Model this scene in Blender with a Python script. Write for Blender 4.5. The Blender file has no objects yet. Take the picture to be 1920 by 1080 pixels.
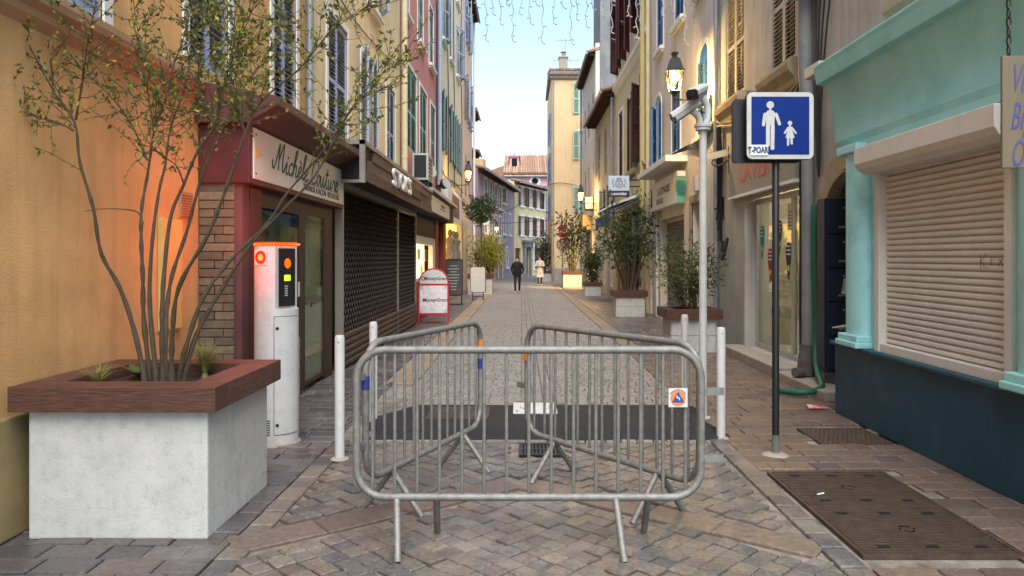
import bpy, bmesh, math, random
import numpy as np
from mathutils import Vector, Matrix
random.seed(7)
rng = np.random.default_rng(7)
SC = bpy.context.scene
COL = SC.collection
R = math.radians
# ---------------------------------------------------------------- camera
F, VX, VY, H = 1400.0, 978.0, 483.0, 1.6          # focal length and vanishing point in photo pixels, eye height
cam = bpy.data.cameras.new('camera'); camo = bpy.data.objects.new('camera', cam); COL.objects.link(camo)
camo.location = (0, 0, H); camo.rotation_euler = (R(90), 0, 0)
cam.sensor_width = 36; cam.lens = 36 * F / 1920
cam.shift_x = -(VX - 960) / 1920; cam.shift_y = -(540 - VY) / 1920
cam.clip_start = .05; cam.clip_end = 2000
SC.camera = camo
# ---------------------------------------------------------------- sky, sun, exposure
SUN_EL, SUN_AZ = 55, 172                            # low soft morning light
wd = bpy.data.worlds.new('World'); SC.world = wd; wd.use_nodes = True
nt = wd.node_tree; bg = nt.nodes['Background']
sky = nt.nodes.new('ShaderNodeTexSky'); sky.sky_type = 'NISHITA'; sky.sun_disc = False
sky.sun_elevation = R(SUN_EL); sky.sun_rotation = R(SUN_AZ); sky.air_density = 1.0; sky.dust_density = 1.0; sky.ozone_density = 1.5
nt.links.new(sky.outputs[0], bg.inputs[0]); bg.inputs[1].default_value = .11
sl = bpy.data.lights.new('sun', 'SUN'); so = bpy.data.objects.new('sun', sl); COL.objects.link(so)
sl.energy = 1.5; sl.angle = R(50); sl.color = (1, .98, .95)
az = R(SUN_AZ)
sd = Vector((math.sin(az) * math.cos(R(SUN_EL)), math.cos(az) * math.cos(R(SUN_EL)), math.sin(R(SUN_EL))))
so.rotation_euler = sd.to_track_quat('Z', 'Y').to_euler()
SC.view_settings.view_transform = 'Standard'; SC.view_settings.look = 'None'
SC.view_settings.exposure = 1.85; SC.view_settings.gamma = 1
SC.render.engine = 'CYCLES'; SC.cycles.use_denoising = True
SC.cycles.max_bounces = 6; SC.cycles.diffuse_bounces = 3; SC.cycles.transparent_max_bounces = 12
SC.cycles.sample_clamp_indirect = 4; SC.cycles.caustics_reflective = False; SC.cycles.caustics_refractive = False

# ---------------------------------------------------------------- photo pixel to place
def gp(x, y, z=0):                                   # point on the ground
    D = F * (H - z) / (y - VY); return ((x - VX) / F * D, D, z)
def pd(x, y, D): return Vector(((x - VX) / F * D, D, H + (VY - y) / F * D))
# ---------------------------------------------------------------- materials
def lin(c):
    o = []
    for v in c:
        v = v / 255.; o.append(v / 12.92 if v <= .04045 else ((v + .055) / 1.055) ** 2.4)
    return tuple(o)
MATS = {}
def mat(name, col, rough=.85, var=.12, sc=3., bump=.15, bsc=70., metal=0, streak=0, rand=0, spec=.4, col2=None, dirt=0, dirtcol=(60, 55, 48), coat=0, bdist=.01, stretch=None, world=False, patch=None):
    if name in MATS: return MATS[name]
    m = bpy.data.materials.new(name); m.use_nodes = True; MATS[name] = m
    t = m.node_tree; N = t.nodes; L = t.links; p = N['Principled BSDF']
    c = lin(col)
    p.inputs['Roughness'].default_value = rough; p.inputs['Metallic'].default_value = metal
    p.inputs['Specular IOR Level'].default_value = spec
    if coat: p.inputs['Coat Weight'].default_value = coat
    tc = N.new('ShaderNodeTexCoord'); co = tc.outputs['Object']
    if world: co = N.new('ShaderNodeNewGeometry').outputs['Position']
    if stretch:
        mp0 = N.new('ShaderNodeMapping'); mp0.inputs['Scale'].default_value = stretch; L.new(co, mp0.inputs[0]); co = mp0.outputs[0]
    def noise(scale, detail=5, vec=None, rgh=.6):
        n = N.new('ShaderNodeTexNoise'); n.inputs['Scale'].default_value = scale; n.inputs['Detail'].default_value = detail
        n.inputs['Roughness'].default_value = rgh
        L.new(vec or co, n.inputs['Vector']); return n.outputs['Fac']
    def mix(a, b, f, mode='MIX'):
        x = N.new('ShaderNodeMix'); x.data_type = 'RGBA'; x.blend_type = mode; x.clamp_factor = True
        for s, v in ((6, a), (7, b), (0, f)):
            if isinstance(v, (tuple, float, int)): x.inputs[s].default_value = v if s == 0 else (*v, 1)
            else: L.new(v, x.inputs[s])
        return x.outputs[2]
    def ramp(fac, a, b):
        r = N.new('ShaderNodeMapRange'); r.inputs[1].default_value = a; r.inputs[2].default_value = b; L.new(fac, r.inputs[0]); return r.outputs[0]
    dk = tuple(v * (1 - var) for v in c); lt = tuple(min(1, v * (1 + var * .7)) for v in c)
    out = mix(dk, lt, ramp(noise(sc), .3, .7))
    if col2: out = mix(out, lin(col2), ramp(noise(sc * .6, 4), .42, .68))
    if rand:
        g = N.new('ShaderNodeNewGeometry'); oi = N.new('ShaderNodeObjectInfo')
        ad = N.new('ShaderNodeMath'); ad.operation = 'ADD'; L.new(g.outputs['Random Per Island'], ad.inputs[0]); L.new(oi.outputs['Random'], ad.inputs[1])
        fr = N.new('ShaderNodeMath'); fr.operation = 'FRACT'; L.new(ad.outputs[0], fr.inputs[0])
        cr = N.new('ShaderNodeValToRGB'); el = cr.color_ramp.elements
        stops = rand if isinstance(rand, list) else [(0, .7), (1, 1.2)]
        el[0].position = stops[0][0]; el[1].position = stops[-1][0]
        cc = [(lin(s[1]) if isinstance(s[1], tuple) else (s[1],) * 3) for s in stops]
        el[0].color = (*cc[0], 1); el[1].color = (*cc[-1], 1)
        for s, k in list(zip(stops, cc))[1:-1]:
            e = el.new(s[0]); e.color = (*k, 1)
        L.new(fr.outputs[0], cr.inputs[0])
        if isinstance(stops[0][1], tuple):
            out = mix(cr.outputs[0], out, .25) if rand is not None else out
            v2 = ramp(noise(sc * 3, 4), .3, .7)
            out = mix(out, mix((.5, .5, .5), (1.35, 1.35, 1.35), v2), .7, 'MULTIPLY')
        else: out = mix(out, cr.outputs[0], 1., 'MULTIPLY')
    if streak:
        mp = N.new('ShaderNodeMapping'); mp.inputs['Scale'].default_value = (5, 5, .35); L.new(co, mp.inputs[0])
        s = ramp(noise(1.6, 6, mp.outputs[0]), .45, .75)
        mm = N.new('ShaderNodeMath'); mm.operation = 'MULTIPLY'; mm.inputs[1].default_value = streak; L.new(s, mm.inputs[0])
        out = mix(out, tuple(v * .45 for v in c), mm.outputs[0])
    if dirt:
        s = ramp(noise(sc * 1.7, 8, None, .75), .5, .8)
        mm = N.new('ShaderNodeMath'); mm.operation = 'MULTIPLY'; mm.inputs[1].default_value = dirt; L.new(s, mm.inputs[0])
        out = mix(out, lin(dirtcol), mm.outputs[0])
    if patch:
        s = ramp(noise(patch[2], 9, None, .7), .5, .72)
        mm = N.new('ShaderNodeMath'); mm.operation = 'MULTIPLY'; mm.inputs[1].default_value = patch[1]; L.new(s, mm.inputs[0])
        out = mix(out, lin(patch[0]), mm.outputs[0])
    L.new(out, p.inputs['Base Color'])
    if bump:
        b = N.new('ShaderNodeBump'); b.inputs['Strength'].default_value = bump; b.inputs['Distance'].default_value = bdist
        L.new(noise(bsc, 6), b.inputs['Height']); L.new(b.outputs[0], p.inputs['Normal'])
    return m
def emat(name, col, strength):
    if name in MATS: return MATS[name]
    m = bpy.data.materials.new(name); m.use_nodes = True; MATS[name] = m
    p = m.node_tree.nodes['Principled BSDF']; c = (*lin(col), 1)
    p.inputs['Base Color'].default_value = c; p.inputs['Emission Color'].default_value = c; p.inputs['Emission Strength'].default_value = strength
    return m
def glass(name, tint=(.92, .96, .93), refl=.12):
    m = bpy.data.materials.new(name); m.use_nodes = True; MATS[name] = m
    t = m.node_tree; N = t.nodes; L = t.links; N.remove(N['Principled BSDF'])
    a = N.new('ShaderNodeBsdfTransparent'); a.inputs[0].default_value = (*tint, 1)
    g = N.new('ShaderNodeBsdfGlossy'); g.inputs['Roughness'].default_value = .03
    lw = N.new('ShaderNodeLayerWeight'); lw.inputs[0].default_value = .25
    mr = N.new('ShaderNodeMapRange'); mr.inputs[3].default_value = refl * .4; mr.inputs[4].default_value = .7; L.new(lw.outputs['Fresnel'], mr.inputs[0])
    x = N.new('ShaderNodeMixShader'); L.new(mr.outputs[0], x.inputs[0]); L.new(a.outputs[0], x.inputs[1]); L.new(g.outputs[0], x.inputs[2])
    L.new(x.outputs[0], N['Material Output'].inputs[0]); return m
# ---------------------------------------------------------------- mesh builder
class MB:
    def __init__(s): s.v = []; s.f = []; s.m = []
    def add(s, vs, fs, mi=0):
        n = len(s.v); s.v += [tuple(p) for p in vs]; s.f += [tuple(i + n for i in f) for f in fs]; s.m += [mi] * len(fs); return s
    def box(s, x0, x1, y0, y1, z0, z1, mi=0, M=None):
        if x0 > x1: x0, x1 = x1, x0
        if y0 > y1: y0, y1 = y1, y0
        if z0 > z1: z0, z1 = z1, z0
        vs = [(x, y, z) for z in (z0, z1) for x, y in ((x0, y0), (x1, y0), (x1, y1), (x0, y1))]
        if M is not None: vs = [M @ Vector(p) for p in vs]
        return s.add(vs, [(3, 2, 1, 0), (4, 5, 6, 7), (0, 1, 5, 4), (1, 2, 6, 5), (2, 3, 7, 6), (3, 0, 4, 7)], mi)
    def tube(s, pts, r, n=8, mi=0, cap=True, closed=False):
        pts = [Vector(p) for p in pts]; k = len(pts)
        rs = r if isinstance(r, (list, tuple)) else [r] * k
        up = None; vs = []; fs = []
        for i, p in enumerate(pts):
            if closed: d = pts[(i + 1) % k] - pts[i - 1]
            else: d = (pts[min(i + 1, k - 1)] - pts[max(i - 1, 0)])
            if d.length < 1e-9: d = Vector((0, 0, 1))
            d.normalize()
            if up is None:
                up = Vector((0, 0, 1)) if abs(d.z) < .9 else Vector((1, 0, 0))
            a = (up - d * up.dot(d)); 
            if a.length < 1e-6: a = d.orthogonal()
            a.normalize(); b = d.cross(a); up = a
            for j in range(n):
                q = 2 * math.pi * j / n; vs.append(p + (a * math.cos(q) + b * math.sin(q)) * rs[i])
        for i in range(k if closed else k - 1):
            i2 = (i + 1) % k
            for j in range(n):
                fs.append((i * n + j, i * n + (j + 1) % n, i2 * n + (j + 1) % n, i2 * n + j))
        if cap and not closed:
            fs.append(tuple(range(n - 1, -1, -1))); fs.append(tuple((k - 1) * n + j for j in range(n)))
        return s.add(vs, fs, mi)
    def lathe(s, prof, c=(0, 0, 0), n=16, mi=0, M=None, q0=0):
        vs = []; fs = []; k = len(prof)
        for r, z in prof:
            for j in range(n):
                q = q0 + 2 * math.pi * j / n; vs.append(Vector((c[0] + r * math.cos(q), c[1] + r * math.sin(q), c[2] + z)))
        for i in range(k - 1):
            for j in range(n): fs.append((i * n + j, i * n + (j + 1) % n, (i + 1) * n + (j + 1) % n, (i + 1) * n + j))
        fs.append(tuple(range(n - 1, -1, -1))); fs.append(tuple((k - 1) * n + j for j in range(n)))
        if M is not None: vs = [M @ v for v in vs]
        return s.add(vs, fs, mi)
    def prism(s, poly, a, b, axis='y', mi=0, M=None):   # polygon in the two other axes, extruded a..b along axis
        n = len(poly)
        def P(u, v, w): return {'y': (u, w, v), 'x': (w, u, v), 'z': (u, v, w)}[axis]
        vs = [P(u, v, a) for u, v in poly] + [P(u, v, b) for u, v in poly]
        if M is not None: vs = [M @ Vector(p) for p in vs]
        fs = [tuple(range(n)), tuple(range(2 * n - 1, n - 1, -1))] + [(i, i + n, (i + 1) % n + n, (i + 1) % n) for i in range(n)]
        return s.add(vs, fs, mi)
    def quad(s, a, b, c, d, mi=0): return s.add([a, b, c, d], [(0, 1, 2, 3)], mi)
    def mesh(s, name, mats, smooth=False, bevel=0, norm=True):
        me = bpy.data.meshes.new(name); me.from_pydata([tuple(p) for p in s.v], [], s.f)
        for m in (mats if isinstance(mats, (list, tuple)) else [mats]): me.materials.append(m)
        if any(s.m): me.polygons.foreach_set('material_index', s.m)
        if norm or bevel:
            bm = bmesh.new(); bm.from_mesh(me)
            if norm: bmesh.ops.recalc_face_normals(bm, faces=bm.faces)
            if bevel:
                es = [e for e in bm.edges if len(e.link_faces) == 2 and e.calc_face_angle(0) > .6]
                bmesh.ops.bevel(bm, geom=es, offset=bevel, segments=2, profile=.6, affect='EDGES', clamp_overlap=True)
            bm.to_mesh(me); bm.free()
        if smooth:
            me.polygons.foreach_set('use_smooth', [True] * len(me.polygons))
            try: me.set_sharp_from_angle(angle=R(40))
            except Exception: pass
        return me
    def build(s, name, mats, parent=None, smooth=False, bevel=0, kind=None, label=None, norm=True):
        return link(name, s.mesh(name, mats, smooth, bevel, norm), parent, kind, label)
def link(name, me, parent=None, kind=None, label=None):
    o = bpy.data.objects.new(name, me); COL.objects.link(o)
    if parent is not None: o.parent = parent
    if kind: o['kind'] = kind
    if label: o['label'] = label
    return o
def thing(name, label, cat, loc=(0, 0, 0), rz=0, group=None):
    o = bpy.data.objects.new(name, None); COL.objects.link(o); o.empty_display_size = .1
    o.location = loc; o.rotation_euler = (0, 0, rz); tag(o, label, cat, group); return o
def tag(o, label, cat, group=None):
    o['label'] = label; o['category'] = cat
    if group: o['group'] = group
    return o
def dup(root, loc=None, rz=None, label=None):
    def cp(o, par):
        c = o.copy(); COL.objects.link(c); c.parent = par
        for ch in list(o.children): cp(ch, c)
        return c
    r = cp(root, None)
    if loc is not None: r.location = loc
    if rz is not None: r.rotation_euler = (0, 0, rz)
    if label: r['label'] = label
    return r
def text(body, size, parent, M, m, name='lettering', extrude=.004, shear=0, squeeze=1., bold=0, align='CENTER', space=1.):
    cu = bpy.data.curves.new('t', 'FONT'); cu.body = body; cu.size = size; cu.extrude = extrude; cu.shear = shear; cu.offset = bold
    cu.align_x = align; cu.align_y = 'CENTER'; cu.space_character = space; cu.resolution_u = 3
    o = bpy.data.objects.new('t', cu); COL.objects.link(o)
    dg = bpy.context.evaluated_depsgraph_get(); me = bpy.data.meshes.new_from_object(o.evaluated_get(dg))
    bpy.data.objects.remove(o); bpy.data.curves.remove(cu)
    me.transform(M @ Matrix.Diagonal((squeeze, 1, 1, 1))); me.materials.clear(); me.materials.append(m)
    return link(name, me, parent)
def face(x, y, z, tilt=0):                             # local text plane (x right, y up) to a plane facing -y
    return Matrix.Translation((x, y, z)) @ Matrix.Rotation(R(90), 4, 'X') @ Matrix.Rotation(R(tilt), 4, 'Z')
def arc(cx, cy, r, a0, a1, n): return [(cx + r * math.cos(R(a0 + (a1 - a0) * i / n)), cy + r * math.sin(R(a0 + (a1 - a0) * i / n))) for i in range(n + 1)]
def rrect(x0, x1, z0, z1, r, n=5):
    return arc(x1 - r, z1 - r, r, 0, 90, n) + arc(x0 + r, z1 - r, r, 90, 180, n) + arc(x0 + r, z0 + r, r, 180, 270, n) + arc(x1 - r, z0 + r, r, 270, 360, n)
def smooth_path(pts, k=4):                             # Catmull-Rom
    P = [Vector(p) for p in pts]; out = []
    for i in range(len(P) - 1):
        a, b, c, d = P[max(i - 1, 0)], P[i], P[i + 1], P[min(i + 2, len(P) - 1)]
        for j in range(k):
            t = j / k; out.append(.5 * ((2 * b) + (c - a) * t + (2 * a - 5 * b + 4 * c - d) * t * t + (3 * b - a - 3 * c + d) * t ** 3))
    out.append(P[-1]); return out
def point_light(name, loc, col, w, size, parent=None):
    l = bpy.data.lights.new(name, 'POINT'); l.energy = w; l.color = col; l.shadow_soft_size = size
    o = bpy.data.objects.new(name, l); COL.objects.link(o); o.location = loc
    if parent: o.parent = parent
    return o
# ---------------------------------------------------------------- palette
m_yel = mat('ochre_stucco', (212, 168, 108), .92, .18, 1.6, .45, 70, streak=.35, dirt=.25, dirtcol=(120, 105, 75), patch=((140, 122, 84), .45, .9))
m_yel2 = mat('straw_stucco', (214, 199, 160), .92, .12, 1.5, .2, 90, streak=.4, dirt=.2, dirtcol=(140, 122, 88))
m_red = mat('rose_stucco', (204, 140, 130), .92, .12, 1.5, .2, 90, streak=.35, dirt=.15, dirtcol=(140, 80, 74))
m_pale = mat('pale_yellow_stucco', (220, 208, 170), .92, .12, 1.3, .2, 90, streak=.45, dirt=.25, dirtcol=(150, 130, 96))
m_peach = mat('peach_stucco', (212, 184, 158), .92, .12, 1.3, .2, 90, streak=.45, dirt=.25, dirtcol=(150, 120, 92))
m_beige = mat('grey_beige_stucco', (180, 175, 165), .92, .16, 1.6, .28, 80, streak=.5, dirt=.35, dirtcol=(110, 100, 86))
m_cream = mat('cream_stucco', (212, 204, 188), .92, .1, 1.4, .2, 90, streak=.3, dirt=.2, dirtcol=(176, 152, 116))
m_olive = mat('olive_stucco', (192, 187, 150), .92, .1, 1.4, .2, 90, streak=.3, dirt=.2, dirtcol=(150, 140, 96))
m_orange = mat('orange_stucco', (218, 188, 142), .92, .08, .8, .15, 60, streak=.3)
m_purple = mat('mauve_stucco', (160, 140, 146), .92, .15, .8, .2, 60, streak=.4, dirt=.3, dirtcol=(110, 95, 98))
m_fary = mat('far_yellow_stucco', (204, 186, 138), .92, .1, .8, .15, 60, streak=.3)
m_pink = mat('pink_stucco', (204, 158, 160), .92, .1, .6, .15, 60, streak=.2)
m_grey = mat('grey_cement', (128, 128, 126), .95, .25, 1.5, .3, 50, streak=.5, dirt=.3)
m_wht = mat('white_trim', (222, 222, 216), .8, .06, 5, .08, 80, dirt=.15, dirtcol=(150, 145, 135))
m_stone = mat('carved_stone', (176, 160, 132), .92, .18, 4, .35, 60, dirt=.4, dirtcol=(90, 82, 70))
m_concrete = mat('planter_concrete', (188, 187, 180), .9, .12, 5, .45, 80, dirt=.12, dirtcol=(160, 156, 146), bdist=.008, streak=.22, patch=((118, 114, 104), .35, 16))
m_conc2 = mat('step_concrete', (156, 146, 132), .92, .15, 5, .3, 50, dirt=.4)
m_blue = mat('blue_shutter_paint', (152, 165, 190), .7, .12, 8, .1, 60, dirt=.2, dirtcol=(70, 84, 110))
m_bblue = mat('bright_blue_paint', (60, 120, 180), .6, .12, 8, .1, 60)
m_teal = mat('teal_shutter_paint', (150, 192, 186), .7, .1, 8, .1, 60, dirt=.15, dirtcol=(80, 112, 110))
m_gblue = mat('grey_blue_paint', (156, 172, 190), .7, .12, 8, .1, 60, dirt=.2, dirtcol=(90, 100, 112))
m_dgreen = mat('dark_teal_paint', (108, 132, 138), .7, .12, 8, .1, 60)
m_maroon = mat('maroon_paint', (84, 40, 44), .6, .12, 8, .08, 60)
m_gshut = mat('grey_shutter_paint', (176, 172, 162), .75, .12, 8, .1, 60, dirt=.3, dirtcol=(110, 106, 98))
m_lgreen = mat('light_green_paint', (160, 196, 176), .7, .1, 8, .1, 60)
m_black = mat('black_iron', (22, 22, 24), .5, .2, 12, .1, 80, spec=.5)
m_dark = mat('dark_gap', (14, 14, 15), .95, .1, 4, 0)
m_pane = mat('window_glass', (40, 46, 52), .08, .2, 2, 0, spec=.6)
m_pane2 = mat('curtained_glass', (168, 176, 182), .15, .12, 3, 0, spec=.6)
m_pipe = mat('zinc_pipe', (150, 152, 152), .5, .2, 3, .05, 60, metal=.4, dirt=.3)
m_cpipe = mat('cream_pipe', (206, 194, 160), .6, .12, 3, .05, 60, dirt=.2)
m_galv = mat('galvanised_steel', (130, 129, 122), .6, .28, 22, .2, 120, metal=.45, dirt=.35, dirtcol=(110, 106, 100))
m_wpaint = mat('white_paint', (196, 195, 189), .5, .06, 6, .06, 60, dirt=.25, dirtcol=(160, 154, 144), patch=((140, 132, 120), .3, 14))
m_wood = mat('planter_wood', (92, 58, 44), .7, .35, 5, .25, 30, streak=0, dirt=.2, dirtcol=(52, 34, 26))
m_wred = mat('reddish_planter_wood', (110, 66, 56), .65, .3, 5, .2, 30)
m_tile = mat('roof_tile', (168, 132, 104), .9, .3, 3, .2, 30, rand=[(0, .65), (1, 1.15)])
m_eave = mat('eave_wood', (66, 54, 45), .85, .25, 6, .2, 40)
m_soil = mat('soil', (52, 42, 34), .95, .4, 12, .6, 40)
m_bark = mat('grey_brown_bark', (78, 66, 50), .9, .3, 20, .5, 90)
m_burg = mat('burgundy_paint', (80, 34, 35), .55, .2, 4, .12, 60, dirt=.3, dirtcol=(64, 40, 40))
m_lamp = emat('warm_bulb', (255, 170, 60), 16)
m_lglass = glass('lamp_glass', (.97, .95, .9), .1)
m_shopglass = glass('shop_glass', (.86, .93, .88), .14); m_clear = glass('clear_glass', (.95, .96, .95), .1)
# ================================================================ ground
m_mortar = mat('joint_mortar', (104, 96, 85), .95, .35, 9, .5, 60, col2=(140, 130, 117), patch=((176, 168, 156), .7, 1.1))
m_cob = mat('cobble_stone', (96, 90, 82), .36, .2, 14, .6, 34, rand=[(0, (74, 76, 80)), (.2, (98, 94, 88)), (.4, (112, 105, 95)), (.6, (94, 84, 78)), (.8, (122, 112, 96)), (.9, (106, 92, 86)), (1, (82, 84, 88))], bdist=.014, dirt=.3, dirtcol=(150, 140, 122), world=True, patch=((160, 152, 140), .5, 1.6))
m_pav = mat('porphyry_paver', (103, 84, 73), .42, .2, 12, .45, 36, rand=[(0, (90, 76, 69)), (.3, (117, 99, 84)), (.55, (103, 94, 86)), (.8, (126, 105, 87)), (1, (86, 81, 80))], bdist=.01, dirt=.2, dirtcol=(138, 119, 101), world=True, patch=((55, 47, 44), .45, 1.4))
m_pavl = mat('dark_porphyry_paver', (77, 69, 67), .33, .2, 12, .5, 36, rand=[(0, (70, 69, 71)), (.3, (92, 86, 84)), (.55, (82, 79, 79)), (.8, (97, 84, 79)), (1, (111, 107, 106))], bdist=.01, dirt=.25, dirtcol=(126, 119, 113), world=True, patch=((143, 138, 132), .5, 1.8))
m_slab = mat('red_slab', (104, 90, 82), .5, .2, 8, .25, 50, rand=[(0, (92, 78, 72)), (.5, (108, 92, 82)), (1, (118, 104, 88))], world=True, patch=((84, 78, 72), .35, 1.2))
m_road = mat('grey_sett', (132, 126, 116), .6, .15, 14, .5, 34, rand=[(0, (119, 114, 106)), (.4, (134, 127, 119)), (.7, (141, 134, 124)), (1, (126, 119, 110))], bdist=.01, world=True, patch=((70, 64, 59), .35, 1.2))
m_tan = mat('tan_slab', (158, 136, 108), .7, .15, 8, .25, 50, rand=[(0, (126, 114, 98)), (.5, (146, 130, 108)), (1, (136, 118, 98))], world=True, patch=((84, 78, 72), .35, 1.2))
m_asph = mat('fresh_asphalt', (40, 40, 41), .85, .6, 45, 1.0, 70, dirt=.25, dirtcol=(70, 68, 66), bdist=.008)
m_asph2 = mat('worn_asphalt', (110, 108, 104), .9, .15, 3, .3, 80)
m_iron = mat('cast_iron', (80, 66, 55), .55, .3, 10, .4, 60, metal=.3, dirt=.3, dirtcol=(120, 98, 76))

gm = MB(); gm.quad((-500, -60, -.022), (500, -60, -.022), (500, 900, -.022), (-500, 900, -.022))
street = gm.build('street', m_mortar, kind='structure', norm=False)
UV = [(-.5, -.5), (.5, -.5), (.5, .5), (-.5, .5)]
def unit_paver(name, m, inset):
    b = MB(); vs = []
    for z, k in ((-.024, .5), (-.007, .5), (0, .5 - inset)):
        vs += [(sx * k * 2, sy * k * 2, z) for sx, sy in UV]
    fs = [(i, (i + 1) % 4, (i + 1) % 4 + 4, i + 4) for i in range(4)] + [(i + 4, (i + 1) % 4 + 4, (i + 1) % 4 + 8, i + 8) for i in range(4)] + [(8, 9, 10, 11)]
    b.add(vs, fs); return b.mesh(name, m, smooth=False, norm=False)
def lay(name, items, m, inset, ntop):
    """items: (x, y, rot, w, l, dz); the ntop nearest become single stones, the rest one mesh"""
    vis = lambda q: (q[1] > 2.6) and (abs(q[0]) < q[1] * .75 + .3)
    items = [q for q in items if vis(q)]
    items.sort(key=lambda q: q[1] - 9 * (q[3] * q[4]))
    me = unit_paver(name, m, inset)
    for x, y, r, w, l, dz in items[:ntop]:
        o = link(name, me, street); o.location = (x, y, dz); o.rotation_euler = (random.uniform(-.022, .022), random.uniform(-.022, .022), r); o.scale = (w, l, 1)
    rest = items[ntop:]
    if rest:
        a = np.array(rest); n = len(a)
        tmpl = np.array([v.co[:] for v in me.vertices]); fc = np.array([list(p.vertices) for p in me.polygons])
        c, s = np.cos(a[:, 2])[:, None], np.sin(a[:, 2])[:, None]
        px = tmpl[None, :, 0] * a[:, 3:4]; py = tmpl[None, :, 1] * a[:, 4:5]
        V = np.stack([px * c - py * s + a[:, 0:1], px * s + py * c + a[:, 1:2], tmpl[None, :, 2] + a[:, 5:6]], -1).reshape(-1, 3)
        Fc = (fc[None] + (np.arange(n) * len(tmpl))[:, None, None]).reshape(-1, 4)
        me2 = bpy.data.meshes.new(name + '_field'); me2.from_pydata(V.tolist(), [], Fc.tolist()); me2.materials.append(m)
        link(name + '_field', me2, street, 'stuff')
jz = lambda a=.004: random.uniform(-a, a)
COVERS = [(1.80, 2.73, 3.95, 5.62), (2.55, 3.23, 6.38, 7.04), (-.05, .36, 6.02, 6.46), (-.08, .4, 7.95, 8.3)]
def incov(x, y, e=.05): return any(a - e < x < b + e and c - e < y < d + e for a, b, c, d in COVERS)
# diagonal cobbles of the forecourt with two bands of red slabs
apx, apy = -.02, 5.35
cob = []; slabs = []
th = R(45); p = .118
def bandt(x, y):
    """distance across / along the slab band this point is nearest to"""
    best = None
    for sx in (-1, 1):
        d = Vector((sx * .80, -.60)); q = Vector((x - apx, y - apy)); al = q.dot(d); ac = q.x * d.y - q.y * d.x
        if al > -.1 and (best is None or abs(ac) < abs(best[0])): best = (ac, al)
    return best
for i in range(-60, 61):
    for j in range(-60, 61):
        u, v = i * p, j * p + .03 * math.sin(i * .35)
        x = u * math.cos(th) - v * math.sin(th); y = 4.5 + u * math.sin(th) + v * math.cos(th)
        if not (-1.46 < x < 1.58 and 1.8 < y < 6.45) or incov(x, y): continue
        b = bandt(x, y)
        if b and abs(b[0]) < .165: continue
        x += jz(.006); y += jz(.006)
        cob.append((x, y, th + jz(.07), p * random.uniform(.9, .975), p * random.uniform(.9, .975), jz(.006)))
for sx in (-1, 1):
    t = .05
    while t < 2.6:
        l = random.uniform(.38, .6); x = apx + sx * .8 * (t + l / 2); y = apy - .6 * (t + l / 2)
        if -1.6 < x < 1.72: slabs.append((x, y, math.atan2(-.6, sx * .8), l - .008, .24, jz(.002)))
        t += l
for xe in (1.72, -1.56):
    y = 1.8
    while y < 6.5:
        l = random.uniform(.2, .32); slabs.append((xe, y + l / 2, R(90), l - .01, .14, jz(.003))); y += l
lay('cobble', cob, m_cob, .05, 300)
lay('red_slab', [q for q in slabs if abs(q[2] - R(90)) > .01], m_slab, .02, 40); lay('edge_stone', [q for q in slabs if abs(q[2] - R(90)) < .01], m_cob, .04, 60)
def courses(x0, x1, y0, y1, pitch, l0, l1, gap=.008, dz=.004):
    out = []; y = y0
    while y < y1:
        pp = pitch * random.uniform(.9, 1.1); x = x0 - random.uniform(0, l0)
        while x < x1:
            l = random.uniform(l0, l1); a, b = max(x, x0), min(x + l, x1)
            if b - a > .04 and not incov((a + b) / 2, y + pp / 2, .03): out.append(((a + b) / 2, y + pp / 2, jz(.012), b - a - gap, pp - gap, jz(dz)))
            x += l
        y += pp
    return out
lay('paver', courses(1.79, 3.76, 1.8, 13, .18, .2, .34), m_pav, .03, 230)
lay('dark_paver', courses(-3.0, -1.64, 1.8, 9.5, .18, .2, .34, dz=.006), m_pavl, .035, 230)
lay('side_paver', courses(2.12, 3.76, 13, 46, .2, .24, .4) + courses(-3.0, -1.76, 9.5, 46, .2, .24, .4), m_pavl, .03, 0)
lay('grey_sett', courses(-1.34, .0, 8.06, 46, .105, .11, .19, .011) + courses(.36, 1.79, 8.06, 46, .105, .11, .19, .011) + courses(-1.5, 1.78, 6.5, 6.56, .06, .11, .19, .011), m_road, .05, 0)
gut = []
for k in range(3):
    y = 8.3
    while y < 46:
        l = random.uniform(.3, .55); gut.append((.06 + k * .12, y + l / 2, 0, .108, l - .01, -.006 if k == 1 else jz(.002))); y += l
lay('gutter_slab', gut, m_road, .02, 0)
st = []
for x, w, y0 in ((-1.55, .4, 9.5), (1.955, .31, 13.0)):
    y = y0
    while y < 46:
        l = random.uniform(.5, .8); st.append((x, y + l / 2, 0, w - .012, l - .01, jz(.002))); y += l
lay('tan_slab', st, m_tan, .015, 0)
lay('tan_slab', courses(-3, 3.8, 46, 47.5, .5, .6, 1.0), m_tan, .01, 0)
q = MB(); q.quad((-9, 47.5, -.004), (9, 47.5, -.004), (12, 110, -.004), (-12, 110, -.004)); q.build('roadway', m_asph2, street, norm=False)
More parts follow.
